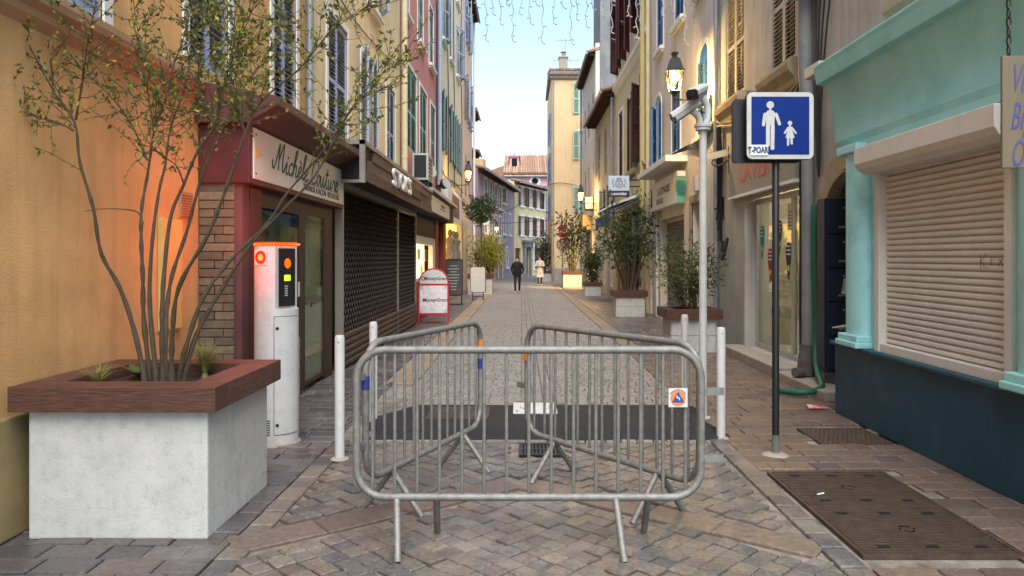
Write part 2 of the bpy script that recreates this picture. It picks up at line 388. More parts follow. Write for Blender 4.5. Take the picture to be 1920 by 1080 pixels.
# asphalt patch between the bollards: low hump with a ragged outline
nx, ny = 60, 14; vs = []; fs = []
for j in range(ny + 1):
    for i in range(nx + 1):
        u, v = i / nx, j / ny
        x0 = -1.46 + .1 * math.sin(v * 9) + .22 * (v if v > .5 else .0) * .6; x1 = 1.86 + .05 * math.sin(v * 7 + 1)
        x = x0 + (x1 - x0) * u; y = 6.52 + (8.03 - 6.52) * v + (.02 * math.sin(u * 40) if j in (0, ny) else 0)
        e = min(u, 1 - u) * 25; g = min(v, 1 - v) * 8
        vs.append((x, y, -.02 + .08 * min(1, e) * min(1, g) + random.uniform(-.002, .002)))
for j in range(ny):
    for i in range(nx): a = j * (nx + 1) + i; fs.append((a, a + 1, a + nx + 2, a + nx + 1))
q = MB(); q.add(vs, fs); ap = q.build('asphalt_patch', m_asph, street, smooth=True, norm=False)
# covers and gratings
def ribbed_cover(name, label, x0, x1, y0, y1, pitch=.038):
    t = thing(name, label, 'manhole cover', ((x0 + x1) / 2, (y0 + y1) / 2, 0), 0, 'iron covers in the paving')
    w, l = (x1 - x0) / 2, (y1 - y0) / 2
    b = MB(); b.box(-w, w, -l, l, -.02, -.004)
    for a in ((-w, -w + .02, -l, l), (w - .02, w, -l, l), (-w + .02, w - .02, -l, -l + .02), (-w + .02, w - .02, l - .02, l)): b.box(*a, -.004, .006)
    b.build('plate', m_iron, t)
    b = MB(); y = -l + .035
    while y < l - .03:
        b.box(-w + .025, w - .025, y, y + pitch * .5, -.004, .007); y += pitch
    b.build('rib', m_iron, t, kind='stuff')
    for sx in (-.62, .0, .62):
        for sy in (-.7, .7):
            b = MB(); b.box(sx * w - .035, sx * w + .035, sy * l - .02, sy * l + .02, .0072, .0085); b.build('lifting_slot', m_dark, t)
    q = MB(); q.lathe([(.05, .0), (.05, .006), (.036, .006), (.036, .001)], (0, 0, .001), 20); q.build('boss', m_iron, t, smooth=False)
    return t
ribbed_cover('manhole_cover', 'nearer half of the large ribbed iron cover set in brown pavers', 1.83, 2.70, 4.0, 4.775)
ribbed_cover('manhole_cover', 'farther half of the large ribbed iron cover beside the black signpost', 1.83, 2.70, 4.785, 5.57)
t = thing('manhole_cover', 'small rectangular studded iron cover against the dark blue shop wall', 'manhole cover', (2.89, 6.71, 0))
b = MB(); b.box(-.31, .31, -.3, .3, -.02, .001); b.build('plate', m_iron, t)
b = MB()
for i in range(14):
    for j in range(12):
        x, y = -.27 + i * .0415 + (.02 if j % 2 else 0), -.265 + j * .048; b.lathe([(.017, 0), (.012, .007)], (x, y, .001), 6)
b.build('stud', m_iron, t, kind='stuff')
t = thing('manhole_cover', 'checkered iron cover sunk in the black asphalt strip', 'manhole cover', (-.62, 7.38, .058))
b = MB(); b.box(-.3, .3, -.28, .28, -.01, .012); b.build('plate', m_iron, t)
b = MB()
for i in range(13):
    for j in range(12): b.box(-.27 + i * .042, -.245 + i * .042, -.25 + j * .042, -.225 + j * .042, .012, .017)
b.build('stud', m_iron, t, kind='stuff')
for x0, x1, y0, y1, lb in ((-.02, .33, 6.05, 6.43, 'black slotted drain grate in front of the asphalt strip'), (-.06, .38, 7.98, 8.27, 'black slotted drain grate just behind the white plate')):
    t = thing('drain_grate', lb, 'drain', ((x0 + x1) / 2, (y0 + y1) / 2, 0), 0, 'drain grates in the road'); w, l = (x1 - x0) / 2, (y1 - y0) / 2
    b = MB(); b.box(-w, w, -l, l, -.02, -.015); b.build('pit', m_dark, t)
    b = MB()
    for a in ((-w, w, -l, -l + .03), (-w, w, l - .03, l), (-w, -w + .03, -l + .03, l - .03), (w - .03, w, -l + .03, l - .03), (-w + .03, w - .03, -.015, .015)): b.box(*a, -.015, .004)
    b.build('frame', m_black, t)
    for i in range(9):
        x = -w + .05 + (2 * w - .1) * i / 8; b = MB(); b.box(x - .009, x + .009, -l + .03, l - .03, -.014, .002); b.build('bar', m_black, t)
t = thing('bollard_housing', 'square white steel plate with a round lid in the asphalt', 'ground plate', (.135, 7.6, .058))
b = MB(); b.box(-.22, .22, -.25, .25, 0, .02); b.build('plate', m_wpaint, t, bevel=.004)
b = MB(); b.lathe([(.15, 0), (.15, .012), (.13, .016), (.0, .017)], (0, 0, .02), 32); b.build('lid', m_wpaint, t, smooth=True)
for sx in (-.18, .18):
    b = MB(); b.lathe([(.013, 0), (.013, .004)], (sx, -.2, .02), 8); b.build('screw', m_black, t)
# ================================================================ facades
LEAF = {}
def leaf_meshes(w, h, m, mid=.45):
    k = (round(w, 2), round(h, 2), m.name)
    if k in LEAF: return LEAF[k]
    t, st, ra = .035, .055, .07
    b = MB(); b.box(0, st, 0, t, 0, h); b.box(w - st, w, 0, t, 0, h)
    for z0, z1 in ((0, ra), (h * mid, h * mid + ra), (h - ra, h)): b.box(st, w - st, .002, t - .002, z0, z1)
    fr = b.mesh('shutter', m)
    b = MB(); z = ra + .02; pitch = .062
    while z < h - ra - .01:
        if not (h * mid - .03 < z < h * mid + ra + .01):
            b.box(st, w - st, -.027, .027, -.005, .005, M=Matrix.Translation((0, t / 2, z)) @ Matrix.Rotation(R(38), 4, 'X'))
        z += pitch
    sl_ = b.mesh('slats', m, norm=False); LEAF[k] = (fr, sl_); return LEAF[k]
class Bld:
    def __init__(s, name, label, X, y0, y1, ztop, m, side='L', depth=5., cat='building', loc=None, rz=None, width=None):
        s.X, s.side, s.m, s.z1, s.dep, s.holes = X, side, m, ztop, depth, []
        if loc is None:
            s.yc = (y0 + y1) / 2; s.hw = abs(y1 - y0) / 2; loc = (X, s.yc, 0); rz = R(90) if side == 'L' else R(-90)
        else: s.yc = None; s.hw = width / 2
        s.r = thing(name, label, cat, loc, rz)
    def t(s, Y): return (Y - s.yc) if s.side == 'L' else -(Y - s.yc)
    def tr(s, Ya, Yb):
        a, b = s.t(Ya), s.t(Yb); return (a, b) if a < b else (b, a)
    def Y(s, px): return s.X * F / (px - VX)
    def hole(s, x0, x1, z0, z1): s.holes.append((x0, x1, z0, z1))
    def wall(s, z0=0, rd=.2, name='wall'):
        xs = sorted({-s.hw, s.hw, *[h[0] for h in s.holes], *[h[1] for h in s.holes]}); zs = sorted({z0, s.z1, *[h[2] for h in s.holes], *[h[3] for h in s.holes]})
        xs = [x for x in xs if -s.hw <= x <= s.hw]; zs = [z for z in zs if z0 <= z <= s.z1]
        b = MB()
        for i in range(len(xs) - 1):
            for j in range(len(zs) - 1):
                cx, cz = (xs[i] + xs[i + 1]) / 2, (zs[j] + zs[j + 1]) / 2
                if any(h[0] < cx < h[1] and h[2] < cz < h[3] for h in s.holes): continue
                b.quad((xs[i], 0, zs[j]), (xs[i + 1], 0, zs[j]), (xs[i + 1], 0, zs[j + 1]), (xs[i], 0, zs[j + 1]))
        for x0, x1, za, zb in s.holes:
            b.quad((x0, 0, za), (x0, 0, zb), (x0, rd, zb), (x0, rd, za)); b.quad((x1, 0, zb), (x1, 0, za), (x1, rd, za), (x1, rd, zb))
            b.quad((x0, 0, zb), (x1, 0, zb), (x1, rd, zb), (x0, rd, zb)); b.quad((x0, rd, za), (x1, rd, za), (x1, 0, za), (x0, 0, za))
        w, d = s.hw, s.dep
        b.quad((-w, d, z0), (-w, 0, z0), (-w, 0, s.z1), (-w, d, s.z1)); b.quad((w, 0, z0), (w, d, z0), (w, d, s.z1), (w, 0, s.z1))
        b.quad((w, d, z0), (-w, d, z0), (-w, d, s.z1), (w, d, s.z1)); b.quad((-w, 0, s.z1), (w, 0, s.z1), (w, d, s.z1), (-w, d, s.z1))
        return b.build(name, s.m, s.r, norm=False)
    def leaf(s, x, z0, h, w, ang, m, off=.03):
        fr, sl_ = leaf_meshes(w, h, m)
        o = link('shutter', fr, s.r); o.location = (x, -off, z0); o.rotation_euler = (0, 0, R(ang))
        link('slats', sl_, o, 'stuff'); return o
    def window(s, x0, x1, z0, z1, sh='closed', m=None, pane=None, sur=None, sill=True, arch=False, sd=.1, sillm=None, bars=2, frame=None):
        m = m or m_blue; w = x1 - x0; s.hole(x0, x1, z0, z1); fm = frame or m_wht
        b = MB(); f = .05
        b.box(x0, x0 + f, .12, .17, z0, z1); b.box(x1 - f, x1, .12, .17, z0, z1); b.box(x0 + f, x1 - f, .121, .169, z0, z0 + f); b.box(x0 + f, x1 - f, .121, .169, z1 - f, z1)
        b.box((x0 + x1) / 2 - .03, (x0 + x1) / 2 + .03, .118, .168, z0 + f, z1 - f)
        for k in range(1, bars + 1): z = z0 + (z1 - z0) * k / (bars + 1); b.box(x0 + f, x1 - f, .125, .165, z - .015, z + .015)
        o = b.build('window', fm, s.r)
        b = MB(); b.box(x0, x1, .15, .158, z0, z1); b.build('pane', pane or m_pane, o)
        if sur:
            k = .11; b = MB()
            if arch:
                cx, rx, rz = (x0 + x1) / 2, w / 2, w * .32; zs = z1 - rz; n = 12
                outer = [(x0 - k, z0), (x0 - k, zs)] + [(cx - (rx + k) * math.cos(math.pi * i / n), zs + (rz + k) * math.sin(math.pi * i / n)) for i in range(1, n)] + [(x1 + k, zs), (x1 + k, z0)]
                inner = [(x0, z0), (x0, zs)] + [(cx - rx * math.cos(math.pi * i / n), zs + rz * math.sin(math.pi * i / n)) for i in range(1, n)] + [(x1, zs), (x1, z0)]
                for (a, c), (a2, c2) in zip(zip(outer, inner), list(zip(outer, inner))[1:]):
                    b.quad((a[0], -.02, a[1]), (c[0], -.02, c[1]), (c2[0], -.02, c2[1]), (a2[0], -.02, a2[1]))
                    b.quad((a[0], 0, a[1]), (a[0], -.02, a[1]), (a2[0], -.02, a2[1]), (a2[0], 0, a2[1])); b.quad((c[0], .02, c[1]), (c[0], -.02, c[1]), (c2[0], -.02, c2[1]), (c2[0], .02, c2[1]))
                for sx in (-1, 1):      # spandrels close the corners of the opening
                    xe = x0 if sx < 0 else x1
                    pts = [(xe, zs)] + [(cx + sx * rx * math.cos(math.pi / 2 * i / 6), zs + rz * math.sin(math.pi / 2 * i / 6)) for i in range(7)] + [(xe, z1)]
                    b.prism([pts[0]] + pts[2:], .02, .1, 'y')
            else:
                for a in ((x0 - k, x0, z0, z1 + k), (x1, x1 + k, z0, z1 + k), (x0, x1, z1, z1 + k)): b.box(a[0], a[1], -.02, .01, a[2], a[3])
            b.build('surround', sur, o)
        if sill:
            b = MB(); b.box(x0 - .14, x1 + .14, -.12, .1, z0 - .09, z0); b.box(x0 - .1, x1 + .1, -.07, -.002, z0 - .15, z0 - .09); b.build('sill', sillm or m_wht, o)
        g = .006; lw = w / 2 - g; lh = z1 - z0 - .02
        if arch: lh -= w * .3
        if sh == 'closed':
            s.leaf(x0 + g, z0 + .01, lh, lw, 0, m, -.02); s.leaf(x0 + w / 2 + g / 2, z0 + .01, lh, lw, 0, m, -.02)
            if arch:
                b = MB(); b.box(x0, x1, .03, .06, z1 - w * .3, z1); b.build('transom', m, o)
        elif sh == 'open':
            s.leaf(x0 - .01, z0 + .01, lh, lw, -174, m, .04); s.leaf(x1 + .01, z0 + .01, lh, lw, -6, m, .04)
        elif isinstance(sh, tuple):
            if sh[0] is not None: s.leaf(x0, z0 + .01, lh, lw, -sh[0], m)
            if sh[1] is not None: s.leaf(x1, z0 + .01, lh, lw, 180 + sh[1], m)
        return o
    def win(s, Ya, Yb, *a, **k): return s.window(*s.tr(Ya, Yb), *a, **k)
    def pipe(s, Y, z0, z1, r=.05, m=None, off=.1, clips=True, pts=None):
        x = s.t(Y) if s.yc is not None else Y; b = MB(); b.tube([(x, -off, z0), (x, -off, z1)], r, 10)
        z = z0 + .8
        while z < z1:
            b.lathe([(r + .012, 0), (r + .012, .05)], (x, -off, z), 10); z += 2.2
        return b.build('downpipe', m or m_pipe, s.r, smooth=True)
    def band(s, z0, z1, out, m=None, x0=None, x1=None, name='string_course'):
        x0 = -s.hw if x0 is None else x0; x1 = s.hw if x1 is None else x1; h = z1 - z0
        b = MB(); b.prism([(.0, z0), (-out * .45, z0 + h * .25), (-out * .5, z0 + h * .45), (-out * .9, z0 + h * .6), (-out, z0 + h * .8), (-out, z1), (.0, z1)], x0, x1, 'x')
        return b.build(name, m or m_wht, s.r)
    def eave(s, z, proj, x0=None, x1=None, rise=.25):
        x0 = -s.hw if x0 is None else x0; x1 = s.hw if x1 is None else x1
        b = MB(); b.prism([(.3, z + .25 * rise + .1), (-proj, z), (-proj, z + .05), (.3, z + .15 + .25 * rise)], x0, x1, 'x')
        e = b.build('eave', m_eave, s.r)
        b = MB(); x = x0 + .1
        while x < x1: b.box(x, x + .08, -proj + .05, .0, z - .1, z + .03); x += .45
        b.build('rafters', m_eave, e, kind='stuff')
        b = MB(); x = x0
        while x < x1 - .05:
            b.tube([(x + .09, -proj - .08, z + .08), (x + .09, .3, z + .3)], .09, 8); x += .19
        b.build('tiles', m_tile, e, kind='stuff')
        b = MB(); b.tube([(x0, -proj - .1, z + .0), (x1, -proj - .1, z + .0)], .06, 8); b.build('gutter', m_pipe, e, smooth=True)
def cable(parent, pts, r=.012, m=None, name='cable', n=5):
    b = MB(); b.tube(smooth_path(pts, 4), r, n); return b.build(name, m or m_black, parent, smooth=True)

# ---------------------------------------------------------------- left side of the street
XL = -2.95
B0 = Bld('near_yellow_building', 'ochre building with plain wall behind the big planter at left', XL, -4, 10.15, 13, m_yel)
B0.win(4.2, 5.25, 3.26, 5.2, 'closed', m_blue, sur=m_wht, sill=False); B0.win(6.6, 7.5, 3.36, 5.25, 'closed', m_blue, sur=m_wht, sill=False); B0.win(8.85, 9.75, 3.4, 5.3, 'closed', m_blue, sur=m_wht, sill=False)
B0.wall()
B0.band(2.98, 3.2, .12, mat('ledge_stone', (172, 140, 108), .9, .15, 3, .2, 60), B0.t(-3), B0.t(6.7), 'ledge')
b = MB(); b.box(B0.t(-3.9), B0.t(6.7), -.05, -.0, 0, .69); b.build('plinth', mat('plinth_stucco', (148, 128, 84), .92, .2, 2, .3, 80, dirt=.4, dirtcol=(84, 76, 58)), B0.r, bevel=.012)
b = MB(); b.box(B0.t(6.05), B0.t(6.4), -.045, 0, 1.0, 1.92); b.build('meter_box', mat('meter_box_paint', (208, 178, 104), .7, .1, 4, .1), B0.r, bevel=.006)
b = MB(); b.box(B0.t(6.42), B0.t(6.66), -.02, 0, 1.95, 2.17); vg = b.build('vent_grille', mat('vent_paint', (170, 130, 92), .8, .1, 4, .1), B0.r)
for k in range(9):
    b = MB(); b.box(B0.t(6.44), B0.t(6.64), -.034, -.02, 1.965 + k * .022, 1.976 + k * .022); b.build('louvre', MATS['vent_paint'], vg)
B0.pipe(10.05, 3.2, 13, .055)

B1 = Bld('straw_yellow_building', 'straw yellow upper building with blue shutters above the two shopfronts', XL, 10.15, 18.15, 14, m_yel2)
B1.win(11.35, 12.6, 3.5, 5.38, 'closed', m_blue, sur=m_wht, sill=False)
B1.win(13.75, 14.75, 3.55, 5.4, (160, 18), m_blue, sur=m_wht, sill=False)
B1.win(16.3, 17.35, 3.5, 5.4, 'closed', m_blue, sur=m_wht, sill=False)
B1.win(14.3, 15.3, 6.5, 8.3, (168, 30), m_blue, sill=True)
B1.win(11.2, 12.3, 6.5, 8.3, 'closed', m_blue, sill=True); B1.win(16.5, 17.3, 8.9, 10.4, 'closed', m_blue, sill=True)
B1.wall(); B1.pipe(18.05, 3.2, 14, .075, m_cpipe, .12)
cable(B1.r, [(B1.t(10.3), -.02, 5.9), (B1.t(13), -.03, 5.75), (B1.t(16), -.02, 5.95), (B1.t(18), -.05, 6.2)], .01)

B2 = Bld('rose_building', 'rose red building with pale green shutters and white sills', XL, 18.15, 26.1, 14, m_red)
for a, c in ((19.2, 20.9), (21.6, 23.2), (24.1, 25.4)): B2.win(a, c, 4.45, 6.6, 'closed', m_teal, sur=m_wht, sill=False)
for a, c in ((18.5, 19.5), (21.2, 22.3), (23.8, 24.9)): B2.win(a, c, 7.8, 9.7, 'closed', m_teal, sur=m_wht)
B2.wall(); B2.pipe(25.9, 3.4, 14, .07, m_gblue, .12)
cable(B2.r, [(B2.t(25.5), -.05, 4), (B2.t(25.5), -.06, 7), (B2.t(25.6), -.05, 10), (B2.t(25.4), -.06, 13)], .03)

B3 = Bld('pale_yellow_building', 'weathered pale yellow tall building with grey blue shutters', XL, 26.1, 36.9, 17, m_pale)
B3.win(27.4, 28.6, 5.5, 7.7, (166, 12), m_dgreen, sill=False); B3.win(30.4, 31.6, 5.45, 7.75, (166, 12), m_dgreen, sill=False); B3.win(32.6, 33.6, 5.45, 7.75, (166, 12), m_dgreen, sill=False); B3.win(34.6, 35.6, 5.45, 7.75, (166, 12), m_dgreen, sill=False)
B3.win(27.6, 28.8, 9.75, 12.0, (20, 25), m_gblue); B3.win(30.6, 31.6, 9.8, 12.0, 'closed', m_gblue); B3.win(33.6, 35.2, 9.85, 12.1, (18, 22), m_gblue)
B3.win(28, 29.2, 13.2, 15.2, 'closed', m_gblue); B3.win(33.6, 35, 13.2, 15.2, 'closed', m_gblue)
B3.wall()
for Y in (29.5, 32.2, 36.2): cable(B3.r, [(B3.t(Y), -.03, 3.6), (B3.t(Y + .2), -.05, 7), (B3.t(Y - .1), -.03, 11), (B3.t(Y), -.04, 16)], .02)
cable(B3.r, [(B3.t(26.3), -.03, 5.0), (B3.t(29), -.03, 4.7), (B3.t(33), -.03, 4.9), (B3.t(36.8), -.05, 4.8)], .02)

B4 = Bld('peach_building', 'narrow peach building at the end of the left row', XL, 36.9, 44.5, 16.5, m_peach)
B4.win(38.2, 39.4, 12.8, 15.0, (15, 30), m_gblue, sill=False); B4.win(40.5, 41.5, 12.8, 15.0, (160, 25), m_gblue, sill=False)
B4.win(38.6, 39.8, 8.7, 11.0, (155, 20), m_gblue, sill=False); B4.win(41.4, 42.6, 8.7, 11.0, (155, 20), m_gblue, sill=False); B4.win(39, 40.2, 4.8, 7, 'closed', m_gblue, sill=False); B4.win(42, 43, 4.8, 7, 'closed', m_gblue, sill=False)
B4.wall(); B4.eave(15.6, .35, B4.t(40), B4.hw); B4.pipe(44.2, 0, 15.5, .07, m_wht, .14)
B5 = Bld('left_corner_house', 'narrow house with projecting eave just past the peach building', -3.2, 44.5, 48, 11, m_peach)
B5.win(45.5, 46.5, 5, 7, 'closed', m_gblue); B5.wall(); B5.eave(10.4, .45)
B6 = Bld('left_low_house', 'low beige house whose dark eave shows beside the left lantern', -3.3, 48, 50.5, 9, m_beige, depth=4)
B6.win(48.6, 49.6, 4.5, 6.2, 'closed', m_gblue); B6.wall(); B6.eave(8.4, .5)

# ---- couture shop
XS = -2.60
S = Bld('couture_shopfront', 'burgundy sewing shop front with white sign beside the yellow wall', XS, 6.8, 10.5, 3.2, m_burg, cat='shopfront')
T = S.t; rt = S.r
m_brick = mat('rough_tan_brick', (108, 98, 80), .92, .25, 14, .6, 40, rand=[(0, .7), (1, 1.2)], dirt=.3)
b = MB(); b.box(T(6.83), T(7.0), .02, .345, 0, 2.28); pier = b.build('brick_pier', mat('pier_mortar', (96, 84, 68), .95, .2, 10, .4), rt)
z = .02; k = 0
while z < 2.2:
    cuts = [.02, .345] if k % 3 == 0 else ([.02, .2, .345] if k % 3 == 1 else [.02, .12, .345])
    for a, c in zip(cuts, cuts[1:]):
        b = MB(); b.box(T(6.8) + jz(.004), T(6.86), a + .004, c - .004, z, z + .07); b.build('brick', m_brick, pier, bevel=.006)
    z += .078; k += 1
b = MB(); b.box(T(6.84), T(7.02), -.04, .02, 0, 2.3); b.build('corner_post', mat('faded_burgundy', (96, 62, 62), .75, .25, 6, .2, 50, dirt=.3), rt, bevel=.004)
b = MB(); b.box(T(7.02), T(7.34), .0, .1, .02, 2.3); fp = b.build('folded_shutter', m_burg, rt)
for k in range(7):
    b = MB(); x = T(7.03) + k * .044; b.box(x, x + .03, -.05, .0, .03, 2.27); b.build('strip', m_burg, fp)
b = MB(); b.box(T(7.34), T(8.72), .0, .12, .0, .72); rs = b.build('stall_riser', MATS['pier_mortar'], rt)
z = .01; k = 0
while z < .66:
    y = 7.35 + (.1 if k % 2 else 0)
    while y < 8.7:
        b = MB(); b.box(T(y), T(min(y + .2, 8.72)) - .008, -.014, .02, z, z + .066); b.build('brick', mat('pale_brick', (150, 138, 122), .92, .2, 14, .5, 40, rand=[(0, .75), (1, 1.15)]), rs); y += .2
    z += .075; k += 1
b = MB()
for a in ((7.34, 7.4, .72, 2.2), (8.68, 8.9, .0, 2.28), (9.8, 10.2, 0, 2.28)): b.box(T(a[0]), T(a[1]), -.012, .1, a[2], a[3])
b.box(T(7.4), T(8.68), -.012, .1, .72, .8); b.box(T(7.4), T(8.68), -.012, .1, 2.1, 2.28); b.box(T(8.9), T(9.8), -.01, .1, 2.12, 2.28)
wf = b.build('shop_window', mat('dark_shop_frame', (54, 38, 34), .6, .2, 6, .15, 40), rt)
b = MB(); b.box(T(7.4), T(8.68), -.008, -.002, .8, 2.1); b.build('pane', m_shopglass, wf)
m_daylit_inside = mat('daylit_interior_green', (226, 232, 180), .95, .08, 2, 0)  # pale tone put in for the daylit shop interior
b = MB(); b.box(T(7.41), T(8.67), .08, .09, .8, 2.1); b.build('interior_stand_in', m_daylit_inside, wf)  # added panel in place of the bright room behind the window
b = MB(); b.box(T(7.44), T(8.2), .05, .078, 1.84, 2.04); b.box(T(8.0), T(8.02), .06, .078, .8, 1.8); b.build('display_blind', mat('grey_blind', (170, 178, 160), .8, .1, 5, 0), wf)
dr = MB(); dr.box(T(8.9), T(8.94), -.008, .08, .06, 2.12); dr.box(T(9.76), T(9.8), -.008, .08, .06, 2.12); dr.box(T(8.94), T(9.76), -.008, .08, .06, .1); door = dr.build('door', MATS['dark_shop_frame'], rt)
b = MB(); b.box(T(8.94), T(9.76), -.004, .002, .1, 2.12); b.build('pane', m_shopglass, door)
n = 26; b = MB(); vs = []
for i in range(n + 1): vs += [(T(8.94) + .82 * i / n, .03 + .012 * math.sin(i * 1.7), .1), (T(8.94) + .82 * i / n, .03 + .012 * math.sin(i * 1.7), 2.12)]
b.add(vs, [(2 * i, 2 * i + 2, 2 * i + 3, 2 * i + 1) for i in range(n)]); b.build('stand_in_curtain', m_daylit_inside, door, smooth=True, norm=False)  # added sheet gives the door glass the same pale daylit look
b = MB(); b.tube([(T(9.05), -.05, 1.0), (T(9.05), -.05, 1.04), (T(9.2), -.05, 1.04)], .012, 6); b.build('handle', m_black, door)
b = MB(); b.box(T(8.6), T(8.66), -.03, -.022, 1.15, 1.32); b.build('notice', m_wpaint, wf)
b = MB(); b.box(T(6.8), T(10.4), -.12, .345, 2.28, 2.82); fas = b.build('fascia', m_burg, rt, bevel=.01)
b = MB(); b.prism([(.345, 2.82), (-.12, 2.82), (-.16, 2.84), (-.38, 2.96), (-.4, 2.98), (-.4, 3.06), (.345, 3.2)], T(6.72), T(10.42), 'x'); b.build('canopy', mat('brown_canopy', (84, 50, 44), .6, .2, 4, .12, 50, dirt=.3, dirtcol=(50, 36, 32)), rt, bevel=.006)
b = MB(); b.box(T(6.88), T(10.34), -.135, -.121, 2.33, 2.8); sg = b.build('sign_panel', mat('sign_white', (216, 212, 202), .6, .06, 3, .03, dirt=.2, dirtcol=(160, 152, 138)), rt, bevel=.004)
m_sgn = mat('sign_green', (30, 82, 62), .6, .2, 6, 0); m_sgk = mat('sign_dark', (48, 60, 56), .6, .1, 6, 0)
GL = {'M': (.64, [[(0, .35), (.02, .15), (.12, .1), (.2, .5), (.28, 1.0), (.3, .5), (.33, .05)], [(.31, .4), (.45, .95), (.5, 1.0), (.5, .5), (.55, .05), (.65, .12)]]),
 'i': (.22, [[(0, .12), (.1, .45), (.1, .1), (.15, .02), (.25, .12)], [(.12, .6), (.14, .66)]]), 'c': (.23, [[(.22, .4), (.15, .47), (.05, .35), (.03, .15), (.1, .02), (.25, .12)]]),
 'h': (.32, [[(0, .1), (.12, .6), (.18, 1.0), (.1, .95), (.06, .5), (.04, 0)], [(.05, .25), (.14, .45), (.2, .4), (.2, .1), (.24, .02), (.34, .12)]]),
 'e': (.23, [[(0, .13), (.14, .28), (.18, .42), (.1, .47), (.03, .3), (.05, .08), (.12, .01), (.25, .12)]]), 'è': (.23, [[(0, .13), (.14, .28), (.18, .42), (.1, .47), (.03, .3), (.05, .08), (.12, .01), (.25, .12)], [(.06, .7), (.15, .58)]]),
 'l': (.2, [[(0, .1), (.12, .5), (.18, .95), (.12, 1.0), (.07, .7), (.06, .2), (.11, .02), (.22, .12)]]), 'C': (.4, [[(.44, .72), (.4, .95), (.25, 1.0), (.1, .75), (.03, .4), (.08, .1), (.22, 0), (.4, .15)]]),
 'o': (.27, [[(.15, .46), (.05, .38), (.02, .18), (.1, .02), (.2, .15), (.2, .36), (.13, .46), (.22, .4), (.3, .42)]]), 'u': (.34, [[(0, .42), (.03, .2), (.07, .02), (.16, .1), (.22, .44), (.22, .12), (.27, .02), (.36, .12)]]),
 't': (.26, [[(0, .1), (.12, .5), (.15, .85), (.1, .3), (.12, .04), (.2, .02), (.28, .12)], [(.02, .6), (.24, .63)]]), 'r': (.29, [[(0, .1), (.08, .42), (.1, .5), (.13, .4), (.22, .42), (.2, .15), (.24, .03), (.32, .12)]]), ' ': (.2, [])}
def script(word, x0, z0, sx, sz, y, parent, m, sh=.3, rad=.013):
    x = 0; b = MB()
    for ch in word:
        adv, sts = GL[ch]
        for st_ in sts: b.tube(smooth_path([(x0 + (x + u + sh * v * .6) * sx, y, z0 + v * sz) for u, v in st_], 4), rad, 6)
        x += adv
    b.v = [(px_, y + (py_ - y) * .3, pz_) for px_, py_, pz_ in b.v]; return b.build('lettering', m, parent)
script('Michèle Couture', T(7.35), 2.47, .6, .29, -.139, sg, m_sgn)
text('TRAVAUX A FAÇON · RETOUCHES', .1, sg, face(T(9.25), -.137, 2.4), m_sgk, squeeze=1.05, extrude=.002)
b = MB(); b.box(T(8.45), T(10.1), -.139, -.135, 2.455, 2.462); b.build('rule', m_sgk, sg)
b = MB(); b.prism([(T(6.9), 2.52), (T(7.1), 2.57), (T(6.9), 2.64)], -.139, -.135); b.build('torn_patch', mat('yellow_patch', (226, 190, 110), .8, .1, 5, 0), sg)
for zz in (2.38, 2.74):
    b = MB(); b.lathe([(.012, -.139), (.012, -.135)], (0, 0, 0), 8, M=Matrix.Translation((T(6.93), 0, zz)) @ Matrix.Rotation(R(90), 4, 'X') @ Matrix.Scale(-1, 4, (0, 0, 1))); b.build('screw', m_black, sg)

# ---- grille shop
XG = -2.55
S = Bld('grille_shopfront', 'closed shop behind a brown diamond grille under a wood plank fascia', XG, 10.52, 17.9, 3.2, m_eave, cat='shopfront'); T = S.t; rt = S.r
m_dbrown = mat('dark_brown_frame', (36, 29, 26), .7, .2, 5, .15, 40); m_gril = mat('brown_grille', (58, 47, 41), .55, .2, 5, .05, 60, metal=.3)
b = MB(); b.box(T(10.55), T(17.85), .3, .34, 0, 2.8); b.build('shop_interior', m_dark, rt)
b = MB()
for a in (10.52, 15.25, 17.8): b.box(T(a), T(a + .07), -.03, .08, 0, 2.7)
b.box(T(10.55), T(17.85), -.02, .3, 2.6, 2.75); b.build('grille_post', mat('steel_post', (150, 140, 126), .5, .15, 5, .05, metal=.3), rt)
b = MB(); pz, pxx = .085, .085; rows = int((2.62 - .52) / pz)
for j in range(rows + 1):
    z = .52 + j * pz; x = T(10.6); k = 0
    while x < T(17.8):
        up = (k + j) % 2; za, zb = (z, z + pz) if up else (z + pz, z)
        if zb < 2.64 and za < 2.64:
            yy = .0; wv = .017
            b.quad((x, yy - .012, za - wv / 2), (x + pxx, yy - .012, zb - wv / 2), (x + pxx, yy + .012, zb + wv / 2), (x, yy + .012, za + wv / 2))
        x += pxx; k += 1
b.build('grille_mesh', m_gril, rt, kind='stuff', norm=False)
for k in range(5):
    b = MB(); z = .02 + k * .1; b.prism([(-.01, z), (-.035, z + .03), (-.035, z + .07), (-.01, z + .096), (.02, z + .096), (.02, z)], T(10.6), T(15.24), 'x'); b.prism([(-.01, z), (-.035, z + .03), (-.035, z + .07), (-.01, z + .096), (.02, z + .096), (.02, z)], T(15.33), T(17.8), 'x')
    b.build('slat', mat('brown_slat', (74, 62, 53), .6, .15, 5, .05, 60, dirt=.25), rt)
b = MB(); b.box(T(10.2), T(17.9), -.37, .35, 2.68, 3.14); fas = b.build('fascia', m_dbrown, rt)
b = MB(); b.box(T(10.12), T(10.2), -.42, -.35, 2.62, 3.2); b.box(T(10.12), T(17.9), -.42, .4, 3.14, 3.2); b.box(T(10.12), T(10.2), -.35, .35, 2.62, 2.66); b.build('fascia_frame', mat('weathered_metal', (140, 134, 126), .6, .2, 5, .1, metal=.3), rt)
m_plank = mat('weathered_plank', (100, 83, 67), .85, .3, 6, .35, 30, rand=[(0, .6), (1, 1.2)], stretch=(.25, 1, 3))
